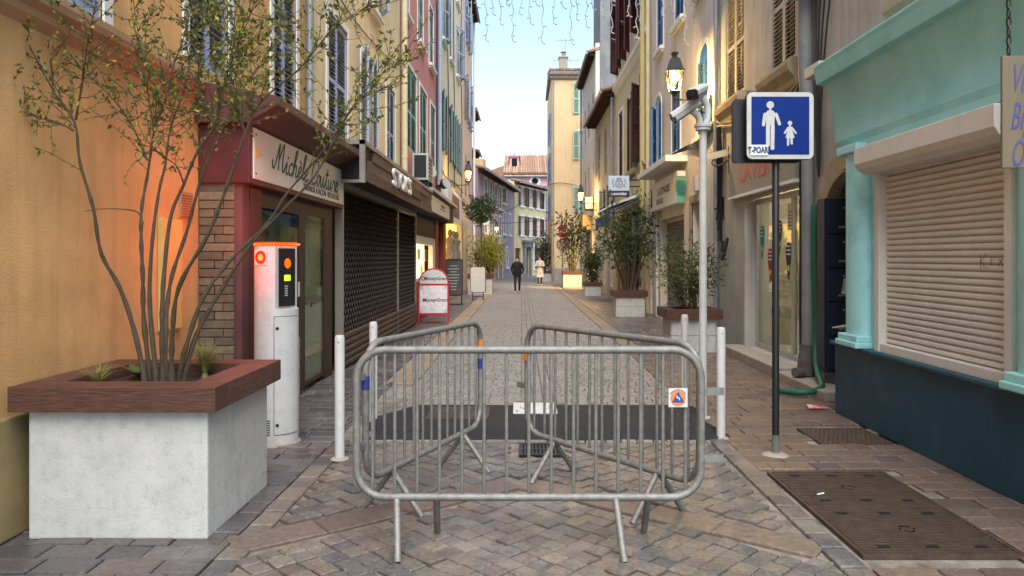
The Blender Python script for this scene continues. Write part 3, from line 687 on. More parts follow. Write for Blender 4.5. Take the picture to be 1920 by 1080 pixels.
for row in range(3):
    y = 10.22 + row * .3
    while y < 17.88:
        l = random.uniform(1.0, 2.2); e = min(y + l, 17.88)
        b = MB(); b.box(T(y), T(e) - .01, -.385 - random.uniform(0, .03), -.37, 2.66 + row * .16, 2.66 + row * .16 + .15); b.build('plank', m_plank, fas); y = e
text("STOK'S", .42, fas, face(T(13.3), -.43, 2.92), m_wht, extrude=.02, bold=.004, squeeze=1.5)
# ---- air conditioner, floodlights above
t = thing('air_conditioner', 'grey air conditioner unit sitting on the wooden fascia below green shutters', 'air conditioner', (-2.55, 19.3, 3.28), R(90))
m_acg = mat('ac_grey', (178, 180, 178), .5, .06, 4, .03)
b = MB(); b.box(-.5, .5, -.2, .2, .28, .95); b.build('casing', m_acg, t, bevel=.01)
b = MB(); b.box(-.42, .3, -.206, -.2, .32, .9); gr = b.build('grille', m_black, t)
for k in range(6): b = MB(); b.box(-.42, .3, -.215, -.206, .34 + k * .1, .355 + k * .1); b.build('bar', m_acg, gr)
b = MB(); b.box(-.4, -.34, -.2, .4, -.0, .28); b.box(.34, .4, -.2, .4, .0, .28); b.build('bracket', m_black, t)
b = MB(); b.box(-.52, -.5, -.15, .15, .35, .9); b.build('fan_side', m_black, t)
for (x, y, D, lb) in ((806, 322, 21.5, 'grey floodlight beside the air conditioner, nearer of two'), (833, 345, 25.2, 'black floodlight above the red pillars, farther of two')):
    p0 = pd(x, y, D); t = thing('floodlight', lb, 'floodlight', (p0.x, p0.y, p0.z - .15), R(60))
    b = MB(); b.lathe([(.06, -.16), (.17, -.05), (.17, .1), (.15, .1), (.14, .06), (0, .06)], (0, 0, .15), 16, M=Matrix.Translation((0, 0, .15)) @ Matrix.Rotation(R(80), 4, 'X') @ Matrix.Translation((0, 0, -.15))); b.build('housing', m_black, t, smooth=True)
    b = MB(); b.lathe([(.178, .06), (.178, .11)], (0, 0, .15), 16, M=Matrix.Translation((0, 0, .15)) @ Matrix.Rotation(R(80), 4, 'X') @ Matrix.Translation((0, 0, -.15))); b.build('rim', m_acg, t)
    b = MB(); b.tube([(0, .1, .15), (-.1, .3, .05), (-.3, .5, 0)], .025, 6); b.build('arm', m_black, t)
# ---- red pillar shop with a lit display
S = Bld('red_pillar_shopfront', 'small shop with red pillars and a lit white display window', -2.6, 17.95, 25.4, 3.2, m_burg, cat='shopfront'); T = S.t; rt = S.r
m_rpil = mat('brick_red_paint', (158, 72, 52), .7, .12, 4, .1, 60)
b = MB()
b.box(T(18), T(25.4), .3, .34, 0, 3.2); b.build('back_wall', m_dbrown, rt)
for a, c in ((22.2, 22.9), (24.4, 25.2)): b = MB(); b.box(T(a), T(c), -.05, .3, 0, 2.9); b.build('pillar', m_rpil, rt)
b = MB(); b.box(T(18), T(22.2), -.02, .28, 0, 1.0); b.build('red_panel', mat('red_panel_paint', (150, 40, 40), .5, .1, 4, .05), rt)
b = MB(); b.box(T(18), T(22.2), -.02, .1, 2.15, 2.72); b.build('transom', m_dbrown, rt)
b = MB()
for a in ((18, 22.2, 1.0, 1.08), (18, 22.2, 1.95, 2.15), (21.6, 22.2, 1.08, 1.95)): b.box(T(a[0]), T(a[1]), -.03, .1, a[2], a[3])
o = b.build('display_frame', m_wht, rt)
b = MB(); b.box(T(18), T(21.6), .22, .25, 1.05, 1.98); b.build('lit_back', emat('lit_display', (255, 222, 150), .8), o)
for k, (y, z, s_) in enumerate(((18.6, 1.3, .3), (19.5, 1.55, .35), (20.1, 1.15, .28), (20.8, 1.5, .4))):
    b = MB(); b.box(T(y), T(y + s_), .1, .14, z, z + s_ * .8); o2 = b.build('framed_card', m_wht, o)
    b = MB(); b.box(T(y + .06), T(y + s_ - .06), .095, .1, z + .05, z + s_ * .8 - .05); b.build('print', mat('print%d' % (k % 2), ((170, 90, 70), (120, 130, 120))[k % 2], .7, .4, 20, 0), o2)
b = MB(); b.box(T(22.95), T(24.35), .05, .08, 0, 2.7); b.build('door', m_pane, rt)
b = MB(); b.box(T(18), T(24.8), -.34, .3, 2.72, 3.22); fas = b.build('fascia', m_dbrown, rt)
b = MB(); b.box(T(18.25), T(22.8), -.4, -.34, 2.75, 3.15); o = b.build('sign_panel', m_acg, rt); b = MB(); b.box(T(18), T(24.9), -.48, -.3, 3.222, 3.3); b.build('sign_hood', m_pipe, rt)
b = MB(); b.box(T(20.2), T(21.6), -.403, -.4, 2.9, 2.93); b.box(T(20.4), T(21.4), -.403, -.4, 2.98, 3.04); b.build('sign_mark', m_sgk, o)
# ---- lit window shop with a picture sign box
S = Bld('lit_window_shopfront', 'stone framed shop with a glowing yellow display window and mannequins', -2.78, 25.5, 36.5, 4.3, m_stone, cat='shopfront'); T = S.t; rt = S.r
for a in (25.6, 33.2, 35.6): b = MB(); b.box(T(a), T(a + .7), -.12, .17, 0, 3.3); b.build('pilaster', m_stone, rt, bevel=.02)
b = MB(); b.box(T(26.3), T(36.3), .05, .17, 0, .9); b.build('stall_riser', m_stone, rt)
b = MB(); b.box(T(26.3), T(33.2), .12, .16, .9, 3.3); o = b.build('lit_window', emat('lit_window', (255, 206, 100), .55), rt)
for Y, h in ((28.8, 1.5), (30.4, 1.7), (31.6, 1.3)):
    b = MB(); b.lathe([(.08, 0), (.16, .4), (.2, .8), (.13, 1.0), (.2, 1.3), (.05, 1.42), (.1, 1.5), (.09, 1.62), (.02, 1.7)], (T(Y), -.02, 1.0), 10); b.build('mannequin', mat('dark_clothes', (120, 112, 104), .9, .3, 6, 0), o, smooth=True)
b = MB(); b.box(T(25.7), T(31.6), -.25, .0, 2.95, 4.1); fas = b.build('sign_box', m_wht, rt, bevel=.02)
b = MB(); b.box(T(27.2), T(30.2), -.262, -.25, 3.15, 3.95); b.build('sign_picture', mat('sign_photo', (70, 66, 64), .6, .6, 3, 0, col2=(150, 90, 84)), fas)
b = MB(); b.box(T(25.6), T(36.4), -.15, .1, 4.1, 4.3); b.build('cornice', m_stone, rt)
# ---------------------------------------------------------------- right side of the street
XR = 3.72
A = Bld('grey_beige_building', 'weathered grey beige building with laundry sign and arched doorway', XR, 1.0, 14.15, 13, m_beige, 'R')
A.win(12.5, 13.6, 4.38, 6.4, 'closed', m_gshut, sillm=m_stone); A.win(10.15, 11.15, 4.3, 6.3, 'closed', m_gshut, sillm=m_stone); A.win(5.7, 7.1, 4.05, 6.2, 'closed', m_gshut, sillm=m_stone)
T = A.t
ah = A.tr(7.55, 9.1); A.hole(*ah, 0, 2.62); lh = A.tr(10.0, 12.45); A.hole(*lh, .12, 2.6)
A.wall(rd=.28); rt = A.r
for (Ya, Yb, z) in ((12.4, 13.7, 4.3), (10.05, 11.25, 4.22)):
    x0, x1 = A.tr(Ya - .08, Yb + .08); b = MB(); b.prism([(0, z - .32), (-.06, z - .28), (-.08, z - .2), (-.16, z - .1), (-.18, z - .02), (-.18, z), (0, z)], x0, x1, 'x'); b.build('sill_moulding', m_stone, rt)
x0, x1 = A.tr(5.5, 7.3); b = MB(); b.prism([(0, 3.75), (-.06, 3.78), (-.12, 3.9), (-.2, 3.98), (-.2, 4.05), (0, 4.05)], x0, x1, 'x'); b.build('sill_moulding', m_stone, rt)
# arched doorway: jambs, voussoirs, keystone, dark passage
for (Ya, Yb) in ((9.1, 9.32),):
    z = 0; k = 0
    while z < 2.1:
        h = random.uniform(.3, .42); x0, x1 = A.tr(Ya, Yb + (.08 if k % 2 else 0)); b = MB(); b.box(x0, x1, -.03, .0, z, min(z + h, 2.12) - .006); b.build('jamb_stone', m_stone, rt, bevel=.008); z += h; k += 1
cx = (ah[0] + ah[1]) / 2; rx, rz_ = (ah[1] - ah[0]) / 2, .5; zs = 2.1
for k in range(9):
    a0, a1 = math.pi * k / 9, math.pi * (k + 1) / 9 - .012; e = .28 if k != 4 else .34
    pts = [(cx - rx * math.cos(q), zs + rz_ * math.sin(q)) for q in (a0, (a0 + a1) / 2, a1)] + [(cx - (rx + e) * math.cos(q), zs + (rz_ + e) * math.sin(q)) for q in (a1, (a0 + a1) / 2, a0)]
    b = MB(); b.prism(pts, -.035 - (.05 if k == 4 else 0), .12, 'y'); b.build('keystone' if k == 4 else 'voussoir', m_stone, rt, bevel=.008)
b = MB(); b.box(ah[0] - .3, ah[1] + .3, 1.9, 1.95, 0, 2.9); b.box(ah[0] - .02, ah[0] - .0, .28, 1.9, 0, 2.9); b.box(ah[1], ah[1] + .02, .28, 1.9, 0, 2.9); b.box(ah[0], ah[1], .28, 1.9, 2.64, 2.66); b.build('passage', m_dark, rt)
# laundry front
b = MB(); b.box(*A.tr(9.95, 13.15), -.07, 0, 2.66, 3.34); lp = b.build('laundry_sign', mat('grey_sign_panel', (140, 134, 124), .55, .1, 3, .03, dirt=.25, dirtcol=(170, 164, 154)), rt, bevel=.005)
text('LAVERIE', .46, lp, face((T(12.85) + T(10.2)) / 2 , -.072, 2.99), mat('faded_red_letters', (190, 96, 78), .7, .2, 8, 0), shear=-.05, bold=.006, squeeze=1.2, extrude=.002)
b = MB(); b.box(*A.tr(9.95, 13.15), -.09, -.0, 2.61, 2.655); b.build('sign_rail', m_wht, rt)
m_alu = mat('aluminium', (186, 184, 178), .45, .1, 6, .03, metal=.5)
b = MB()
for Y0, Y1 in ((12.38, 12.45), (10.72, 10.8), (10.0, 10.06)): b.box(*A.tr(Y0, Y1), .18, .24, .14, 2.55)
b.box(*A.tr(10.06, 12.38), .181, .239, .12, .2); b.box(*A.tr(10.06, 12.38), .181, .239, 2.48, 2.56); lf = b.build('laundry_window', m_alu, rt)
b = MB(); b.box(*A.tr(10.8, 12.38), .2, .206, .2, 2.5); b.build('pane', m_clear, lf)
b = MB(); b.box(*A.tr(10.06, 10.72), .2, .206, .2, 2.5); b.build('pane', m_clear, lf)
m_room = mat('laundry_wall', (216, 212, 196), .8, .06, 3, 0)
b = MB(); b.box(*A.tr(9.6, 12.8), 2.6, 2.65, 0, 3); b.box(*A.tr(9.58, 9.6), .3, 2.6, 0, 3); b.box(*A.tr(12.8, 12.82), .3, 2.6, 0, 3); b.box(*A.tr(9.6, 12.8), .3, 2.6, .08, .1); b.box(*A.tr(9.6, 12.8), .3, 2.6, 2.96, 3); b.build('laundry_room', m_room, rt)
b = MB(); b.box(*A.tr(10.2, 12.4), 1.2, 1.35, 2.9, 2.95); b.build('ceiling_lamp', emat('laundry_tube', (255, 240, 205), 9), rt)
for k in range(3):
    Y = 10.3 + k * .75; b = MB(); b.box(*A.tr(Y, Y + .65), 2.0, 2.59, .1, 1.1); o = b.build('washing_machine', m_wht, rt, bevel=.01)
    b = MB(); b.lathe([(.2, 0), (.2, .03), (.15, .04)], (0, 0, 0), 20, M=Matrix.Translation((T(Y + .32), 2.0, .6)) @ Matrix.Rotation(R(90), 4, 'X')); b.build('drum_door', m_pane, o)
def tear(parent, x, z, s_, m, mn):
    pts = arc(x, z, .11 * s_, 0, 180, 10) + [(x - .09 * s_, z - .12 * s_), (x - .02 * s_, z - .36 * s_), (x + .02 * s_, z - .36 * s_), (x + .09 * s_, z - .12 * s_)]
    b = MB(); b.prism(pts, .194, .198, 'y'); o = b.build('sticker', m, parent)
    b = MB(); b.lathe([(.04 * s_, 0), (.04 * s_, .002)], (0, 0, 0), 12, M=Matrix.Translation((x, .194, z - .22 * s_)) @ Matrix.Rotation(R(90), 4, 'X')); b.build('sticker_dot', mn, o)
    for k in range(3): b = MB(); b.box(x - .07 * s_, x + .07 * s_, .191, .194, z + .05 * s_ - k * .06, z + .07 * s_ - k * .06); b.build('sticker_line', m_wht, o)
m_ydot = mat('sticker_yellow', (220, 200, 80), .6, .05, 5, 0)
tear(lf, T(12.15), 2.0, 1.15, mat('sticker_teal', (40, 140, 140), .6, .05, 5, 0), m_ydot); tear(lf, T(11.75), 1.62, 1.15, mat('sticker_red', (150, 30, 50), .6, .05, 5, 0), m_ydot)
tear(lf, T(11.35), 2.05, 1.1, m_black, m_wht); tear(lf, T(10.95), 1.7, 1.15, mat('sticker_navy', (40, 52, 80), .6, .05, 5, 0), m_ydot)
b = MB(); b.box(*A.tr(10.74, 10.98), .19, .195, 2.0, 2.4); o = b.build('hours_notice', m_wht, lf)
b = MB()
for k in range(5): b.box(T(10.95), T(10.8) - .03 * (k % 2), .186, .189, 2.06 + k * .05, 2.075 + k * .05)
b.build('notice_lines', m_sgk, o); text('9', .1, o, face(T(10.8), .187, 2.34), m_sgk, extrude=.001)
b = MB(); b.box(*A.tr(10.05, 10.09), .1, .17, 1.1, 1.3); b.build('door_handle', m_alu, lf)
b = MB(); b.box(*A.tr(13.7, 13.95), -.012, 0, 2.3, 2.72); o = b.build('vent_grille', m_black, rt)
for k in range(8): b = MB(); b.box(*A.tr(13.72, 13.93), -.02, -.012, 2.32 + k * .05, 2.345 + k * .05); b.build('louvre', m_black, o)
# pipes and cables
x = T(9.45); b = MB(); b.tube([(x, -.1, .02), (x, -.1, 3.6), (x - .03, -.1, 3.72), (x - .03, -.12, 4.0), (x - .03, -.12, 13)], [.075, .075, .085, .085, .085], 12); b.build('downpipe', mat('grey_downpipe', (128, 128, 128), .6, .2, 4, .05, dirt=.3), rt, smooth=True)
b = MB(); b.tube([(T(9.75), -.06, .02), (T(9.75), -.06, 13)], .035, 8); b.build('downpipe', m_black, rt, smooth=True)
b = MB(); b.tube([(x, -.1, .5), (x, -.12, .2), (x + .0, -.14, .12)], [.09, .11, .12], 12); b.tube([(x + .1, -.2, .16), (x + .16, -.32, .17)], .06, 10); b.build('pipe_shoe', mat('rusty_shoe', (90, 84, 78), .8, .3, 8, .3), rt, smooth=True)
b = MB(); b.tube([(T(14.05), -.06, 0), (T(14.05), -.06, 13)], .05, 8); b.build('downpipe', m_pipe, rt, smooth=True)
for k in range(5):
    y0 = 13.7 + k * .05; cable(rt, [(T(y0), -.05 - .02 * k, 1.7 + .2 * k), (T(y0 + .05 * (k % 2)), -.06, 2.6), (T(y0 - .05), -.06 - .02 * (k % 3), 3.3), (T(y0), -.08, 4.0)], .018)
for k in range(4):
    cable(rt, [(T(9.3), -.03, 3.05 + .1 * k), (T(9.22), -.05, 2.6), (T(9.15 + .06 * k), -.05, 3.5), (T(9.0 + .08 * k), -.04, 4.4 + .3 * k), (T(8.6), -.05, 5.6)], .012)
    cable(rt, [(T(14.0), -.06, 4.02 + .04 * k), (T(12.0), -.05, 3.75 + .03 * k), (T(10.4), -.04, 3.72 + .05 * k), (T(9.6), -.05, 4.0)], .011, m_cpipe if k % 2 else m_black)
cable(rt, [(T(13.55), -.06, 1.9), (T(13.5), -.12, 1.6), (T(13.3), -.12, 1.62), (T(13.25), -.06, 1.95)], .03)
b = MB(); b.box(*A.tr(9.1, 9.75), -.26, 0, 4.95, 5.5); b.build('junction_box', m_acg, rt, bevel=.01)
b = MB(); b.box(*A.tr(8.1, 8.5), -.5, -.2, 3.62, 3.74); b.build('cable_box', m_wpaint, rt, bevel=.01)
# green hose
m_hose = mat('green_hose', (28, 96, 70), .5, .15, 6, .05)
hs = MB(); q = lambda X, Y, Z: (X, Y, Z)
hs.tube(smooth_path([(3.64, 9.28, 2.25), (3.63, 9.26, 1.6), (3.65, 9.25, .9), (3.62, 9.2, .45), (3.55, 8.95, .22), (3.45, 8.6, .1), (3.2, 8.55, .055), (3.0, 8.75, .05)], 6), .036, 10)
tag(hs.build('green_hose', m_hose, smooth=True), 'corrugated green hose hanging down beside the drainpipe and curling on the ground', 'hose')
# step in front of the laundry
t = thing('doorstep', 'worn grey concrete step in front of the laundry window', 'step', (3.55, 10.6, 0))
for y0, y1, h in ((8.3, 9.9, .1), (9.91, 11.4, .14), (11.41, 12.6, .14)): b = MB(); b.box(-.18, .165, y0 - 10.6, y1 - 10.6, -.01, h); b.build('slab', m_conc2, t, bevel=.015)
# letterboxes
t = thing('letterbox_column', 'stack of five dark blue letterboxes standing in the arched doorway', 'letterboxes', (3.78, 8.83, 0))
m_navy = mat('navy_metal', (30, 38, 54), .45, .1, 5, .03, spec=.5)
b = MB(); b.box(-.2, .2, .0, .22, .24, 2.3); b.build('casing', m_navy, t)
for k in range(5):
    z = .28 + k * .402; b = MB(); b.box(-.16, .17, -.02, .0, z, z + .375); d = b.build('letterbox_door', m_navy, t, bevel=.004)
    b = MB(); b.box(-.04, .06, -.026, -.02, z + .06, z + .085); b.build('name_plate', mat('brass_plate', (170, 160, 130), .4, .1, 5, 0, metal=.5), d)
    b = MB(); b.lathe([(.012, 0), (.012, .008)], (0, 0, 0), 10, M=Matrix.Translation((.02, -.02, z + .3)) @ Matrix.Rotation(R(90), 4, 'X')); b.build('lock', m_alu, d)
b = MB(); b.quad((-.02, -.03, 1.18), (.1, -.04, 1.16), (.13, -.03, 1.34), (.02, -.026, 1.36)); b.quad((-.02, -.03, 1.18), (.02, -.026, 1.36), (.0, -.07, 1.33), (-.03, -.06, 1.2))
tag(b.build('folded_paper', m_wht, norm=False), 'folded white paper stuck in a dark letterbox', 'paper').location = (3.78, 8.83, 0)
b = MB(); b.tube([(-.15, -.1, .78), (.1, -.06, .8)], [.006, .03], 8); b.tube([(.1, -.06, .8), (.16, -.05, .805), (.3, -.03, .81)], [.03, .035, .035], 8)
o = tag(b.build('rolled_umbrella', [m_wht], smooth=True), 'thin folded umbrella poking out across the lowest letterboxes', 'umbrella'); o.location = (3.78, 8.83, 0)
b = MB(); b.box(-.06, .06, 0, .04, 1.38, 1.55); o = b.build('wall_socket', mat('old_ivory', (196, 182, 150), .6, .1, 5, 0)); o.location = (3.66, 9.2, 0); o.rotation_euler = (0, 0, R(-90)); tag(o, 'small ivory socket box on the stone jamb by the hose', 'socket')
o.location = (3.665, 9.18, 0)
# red flyer on the ground
b = MB(); b.quad((0, 0, .008), (.2, .03, .012), (.22, .17, .01), (.02, .15, .03)); o = tag(b.build('flyer', mat('flyer_red', (196, 60, 60), .6, .5, 14, 0, col2=(230, 220, 214)), norm=False), 'crumpled red and white flyer lying by the blue shop wall', 'flyer'); o.location = (3.02, 7.83, .004)

# ---- teal shop
XT = 3.24
S = Bld('teal_shopfront', 'turquoise shop front with roller shutter over a dark blue base', XT, 2.2, 7.72, 3.5, m_beige, 'R', cat='shopfront'); T = S.t; rt = S.r
m_tq = mat('turquoise_paint', (156, 216, 214), .75, .08, 2.5, .35, 60, dirt=.12, dirtcol=(90, 170, 166), bdist=.012, patch=((110, 180, 176), .5, 1.5))
m_tq2 = mat('turquoise_gloss', (164, 222, 220), .55, .06, 3, .08, 60, dirt=.2, dirtcol=(110, 170, 166), patch=((104, 150, 150), .4, 4))
m_db = mat('dark_petrol_paint', (18, 66, 86), .5, .2, 2.5, .2, 50, dirt=.25, dirtcol=(50, 84, 96), spec=.5, patch=((70, 100, 110), .35, 3))
b = MB(); b.box(*S.tr(2.2, 7.72), 0, .47, 0, .71); b.build('base_wall', m_db, rt, bevel=.008)
b = MB(); b.box(*S.tr(2.2, 7.74), -.05, .47, .71, .745); b.build('base_ledge', mat('petrol_ledge', (44, 82, 94), .7, .25, 8, .5, 40, dirt=.4, dirtcol=(110, 120, 118)), rt, bevel=.01)
for Ya, Yb in ((7.0, 7.42), (4.45, 4.87)):
    c = (T(Ya) + T(Yb)) / 2; b = MB(); w = .19
    b.prism([(c - w, .3), (c - w, .02)] + [(c + w * math.cos(q), .02 - .1 * math.sin(q)) for q in [math.pi - math.pi * i / 10 for i in range(11)]] + [(c + w, .3)], .86, 2.62, 'z'); o = b.build('column', m_tq2, rt, smooth=True)
    b = MB(); b.box(c - .23, c + .23, -.12, .3, .745, .8); b.box(c - .21, c + .21, -.1, .3, .8, .86); b.build('column_base', m_tq2, o, bevel=.012)
    b = MB(); b.box(c - .21, c + .21, -.11, .3, 2.6, 2.68); b.build('capital', m_tq2, o, bevel=.01)
for ya, yb in ((6.86, 7.0), (4.87, 4.95), (2.2, 4.45)): b = MB(); b.box(*S.tr(ya, yb), .04, .3, .745, 2.68); b.build('side_panel', m_tq2, rt)
m_ivory = mat('ivory_shutter', (220, 214, 202), .6, .06, 4, .05, 60, dirt=.3, dirtcol=(160, 148, 134))
b = MB(); b.box(*S.tr(6.78, 6.86), .0, .2, .745, 2.5); b.box(*S.tr(4.95, 5.02), .0, .2, .745, 2.5); b.box(*S.tr(5.02, 6.78), .01, .2, .745, .82); fr = b.build('shutter_frame', m_ivory, rt, bevel=.004)
x0, x1 = S.tr(5.025, 6.775); n = 31; hh = (2.44 - .82) / n
b = MB(); b.prism([(.1, 0), (.085, hh * .12), (.07, hh * .35), (.07, hh * .75), (.09, hh * .96), (.1, hh), (.12, hh), (.12, 0)], x0, x1, 'x'); sm = b.mesh('slat', m_ivory)
for k in range(n): o = link('slat', sm, fr); o.location = (0, 0, .82 + k * hh)
b = MB(); b.prism([(.2, 2.36), (-.1, 2.36), (-.16, 2.4), (-.19, 2.45), (-.19, 2.6), (.2, 2.6)], *S.tr(4.82, 6.86), 'x'); b.build('shutter_box', m_ivory, rt, bevel=.008)
# scratched tag on the shutter
b = MB()
for pts in ([(0, .0), (.0, .1)], [(.0, .05), (.07, .11)], [(.0, .05), (.08, .0)], [(.12, .02), (.12, .08), (.17, .08)], [(.2, .08), (.25, .02)], [(.25, .08), (.2, .02)], [(.3, .02), (.33, .09), (.36, .02)], [(.4, .09), (.4, .0)], [(.4, .05), (.46, .09)]):
    b.tube([(T(5.38) + u, .066, 1.52 + v) for u, v in pts], .002, 4)
b.build('scratched_tag', m_sgk, fr)
cp = [(.0, 2.66), (-.0, 2.72), (-.02, 2.78)] + [(-.02 - .1 * (i / 8) ** 2, 2.78 + .6 * i / 8) for i in range(1, 9)] + [(.47, 3.38), (.47, 2.66)]
b = MB(); b.prism(cp, *S.tr(2.2, 7.68), 'x'); b.build('frieze', m_tq, rt)
b = MB(); b.prism([(-.12, 3.38), (-.18, 3.39), (-.2, 3.52), (-.21, 3.56), (-.21, 3.58), (.47, 3.62), (.47, 3.38)], *S.tr(2.2, 7.76), 'x'); b.build('cornice', m_tq, rt, bevel=.006)
# hanging board with chain
t = thing('hanging_board', 'brown wooden board with purple handwriting hung on a chain at right', 'shop sign', (2.9, 4.0, 2.08))
m_brd = mat('brown_board', (124, 112, 90), .8, .12, 5, .1, stretch=(1, 1, .3))
b = MB(); b.box(-.33, .33, -.01, .01, .0, .6); bd = b.build('board', m_brd, t, bevel=.004)
m_pur = mat('violet_ink', (84, 84, 140), .7, .15, 8, 0)
for k, w in enumerate(('Vil', 'Bijo', 'Obje')): text(w, .21, bd, face(-.29, -.012, .47 - k * .2, 0), m_pur, shear=.35, align='LEFT', extrude=.001, squeeze=.42)
for sx in (-.29, .29):
    for k in range(18):
        z = .58 + k * .05; M = Matrix.Translation((sx, 0, z)) @ Matrix.Rotation(R(90 * (k % 2)), 4, 'Z'); b = MB()
        b.tube([M @ Vector((.012 * math.cos(q), 0, .03 * math.sin(q))) for q in [2 * math.pi * i / 10 for i in range(10)]], .005, 5, closed=True); b.build('chain_link', m_black, t)
b = MB(); b.tube([(-.35, 0, 1.49), (.82, 0, 1.49)], .014, 8); b.build('rod', m_black, t)

# ---- cream building with blue shutters
C = Bld('cream_building', 'cream building with bright blue arched shutters above a white sign box', XR, 14.15, 21.65, 13.5, m_cream, 'R')
for a, c in ((14.85, 15.75), (17.5, 18.45)): C.win(a, c, 4.1, 5.98, 'closed', m_bblue, sur=m_wht, arch=True)
C.win(19.9, 20.75, 4.1, 5.98, (20, 160), m_bblue, sur=m_wht, arch=True)
for a, c in ((17.1, 18.1), (19.6, 20.5), (14.9, 15.8)): C.win(a, c, 7.15, 8.9, 'closed', m_bblue, sur=m_wht)
T = C.t; rt = C.r
dh = C.tr(15.15, 16.3); C.hole(*dh, 0, 2.78); shh = C.tr(17.1, 20.0); C.hole(*shh, 0, 2.6)
C.wall(rd=.3)
b = MB(); b.box(*dh, .28, .32, 0, 2.78); b.build('door', mat('grey_door', (90, 88, 84), .7, .15, 5, .1), rt)
b = MB(); k = .16
for a in ((dh[0] - k, dh[0], 0, 2.78 + k), (dh[1], dh[1] + k, 0, 2.78 + k), (dh[0], dh[1], 2.78, 2.78 + k)): b.box(a[0], a[1], -.03, .02, a[2], a[3])
b.build('door_surround', m_conc2, rt)
b = MB(); n = 26; hh = 2.5 / n
b.prism([(.2, 0), (.18, hh * .3), (.18, hh * .75), (.2, hh), (.22, hh), (.22, 0)], *shh, 'x'); sm = b.mesh('slat', mat('grey_steel_slat', (120, 116, 108), .5, .15, 4, .04, metal=.4, dirt=.25))
rs = MB(); rs.box(shh[0], shh[1], .14, .24, 2.5, 2.6); rsh = rs.build('roller_shutter', m_alu, rt)
for k in range(n): o = link('slat', sm, rsh); o.location = (0, 0, .0 + k * hh)
b = MB(); b.box(*C.tr(17.0, 20.5), -.2, 0, 2.84, 3.56); sb = b.build('sign_box', m_wht, rt, bevel=.008)

b = MB(); x = T(17.0); b.box(x, x + .02, -.2, -.004, 2.86, 3.54); b.build('teal_end_panel', mat('sea_green_panel', (96, 170, 150), .6, .1, 4, .05), sb)
text('LA SEYNOISE', .26, sb, face((T(19.6) + T(17.5)) / 2, -.203, 3.27), m_sgk, bold=.003, extrude=.002, squeeze=1.05)
text('DES EAUX', .2, sb, face(T(19.0), -.203, 3.02), m_sgk, extrude=.002)
b = MB(); b.prism(arc(T(17.35), 3.28, .2, 0, 360, 20)[:-1], -.206, -.203, 'y'); b.build('sign_disc', mat('pale_cream_disc', (226, 222, 190), .6, .05, 4, 0), sb)
b = MB()
for k in (0, 1): b.tube([(T(20.2) + .12 * k - .1, -.203, 2.95), (T(20.2) + .06 * k, -.203, 3.2), (T(20.2) - .02, -.203, 3.45)], .015, 5)
b.build('emblem', m_sgk, sb)
b = MB(); b.box(*C.tr(16.7, 20.8), -.5, .0, 3.76, 3.9); b.build('canopy_slab', m_wht, rt, bevel=.01)
for Y in (20.3, 21.2): b = MB(); b.box(*C.tr(Y, Y + .35), -.06, 0, 0, 3.6); b.build('pilaster', m_wht, rt, bevel=.01)
b = MB(); b.box(*C.tr(15.6, 15.8), -.1, 0, 3.0, 3.3); b.build('meter_box', m_acg, rt)
b = MB(); b.box(*C.tr(16.5, 16.75), -.28, -.1, 3.4, 3.52); b.build('camera_housing', m_wpaint, rt)
for k in range(4): cable(rt, [(T(14.2), -.05, 4.05 + .05 * k), (T(15.3), -.08, 3.86 + .04 * k), (T(16.5), -.06, 3.98 + .03 * k), (T(17), -.3, 3.95)], .014)
C.pipe(21.4, 0, 13.5, .06, m_cpipe, .1)
# ---- olive building with maroon shutters
O = Bld('olive_building', 'olive yellow building with dark maroon shutters and white string course', XR, 21.65, 29.5, 14, m_olive, 'R')
O.win(22.6, 23.6, 4.55, 7.05, (35, 155), m_maroon, sur=m_wht, sill=False); O.win(24.9, 25.9, 4.55, 7.05, (12, 165), m_maroon, sur=m_wht, sill=False, pane=m_pane2); O.win(27.4, 28.5, 4.55, 7.05, 'closed', m_maroon, sur=m_wht, sill=False)
for a in (22.6, 25.6, 27.8): O.win(a, a + 1.0, 8.6, 11.4, (40, 150), m_maroon, sur=m_wht, sill=False)
O.hole(*O.tr(23.2, 28.0), 0, 3.2); O.wall(rd=.3); T = O.t; rt = O.r
O.band(7.95, 8.3, .14); O.band(4.15, 4.45, .2, m_stone, name='shop_cornice'); O.pipe(22.0, 3.0, 14, .1, mat('olive_pipe', (190, 178, 120), .7, .1, 4, .05), .14)
b = MB(); b.box(*O.tr(23.2, 28.0), .28, .3, 0, 3.2); b.build('shop_back', m_dbrown, rt)
for k, Y in enumerate((23.3, 24.9, 26.5)):
    b = MB(); b.box(*O.tr(Y, Y + .1), .1, .2, 0, 3.1); b.box(*O.tr(Y + .1, Y + 1.5), .14, .16, .1, 3.0, 1); b.build('shop_window', [m_dbrown, m_pane], rt)
for Y in (21.9, 28.2): b = MB(); b.box(*O.tr(Y, Y + .7), -.1, 0, 0, 3.6); b.build('pilaster', m_stone, rt, bevel=.02)
for k in range(5): cable(rt, [(T(22.2), -.05, 4.6 + .1 * k), (T(22.8), -.25, 4.35 + .06 * k), (T(23.4), -.22, 4.55), (T(24 + k * .3), -.1, 4.2)], .02)
b = MB(); b.tube(smooth_path([(T(21.5), -.2, 10.1), (T(22), -.22, 9.6), (T(23), -.35, 9.85), (T(23.6), -.3, 10.6), (T(23.6), -.3, 11.6)], 4), .09, 10); b.build('gutter_elbow', m_pipe, rt, smooth=True)
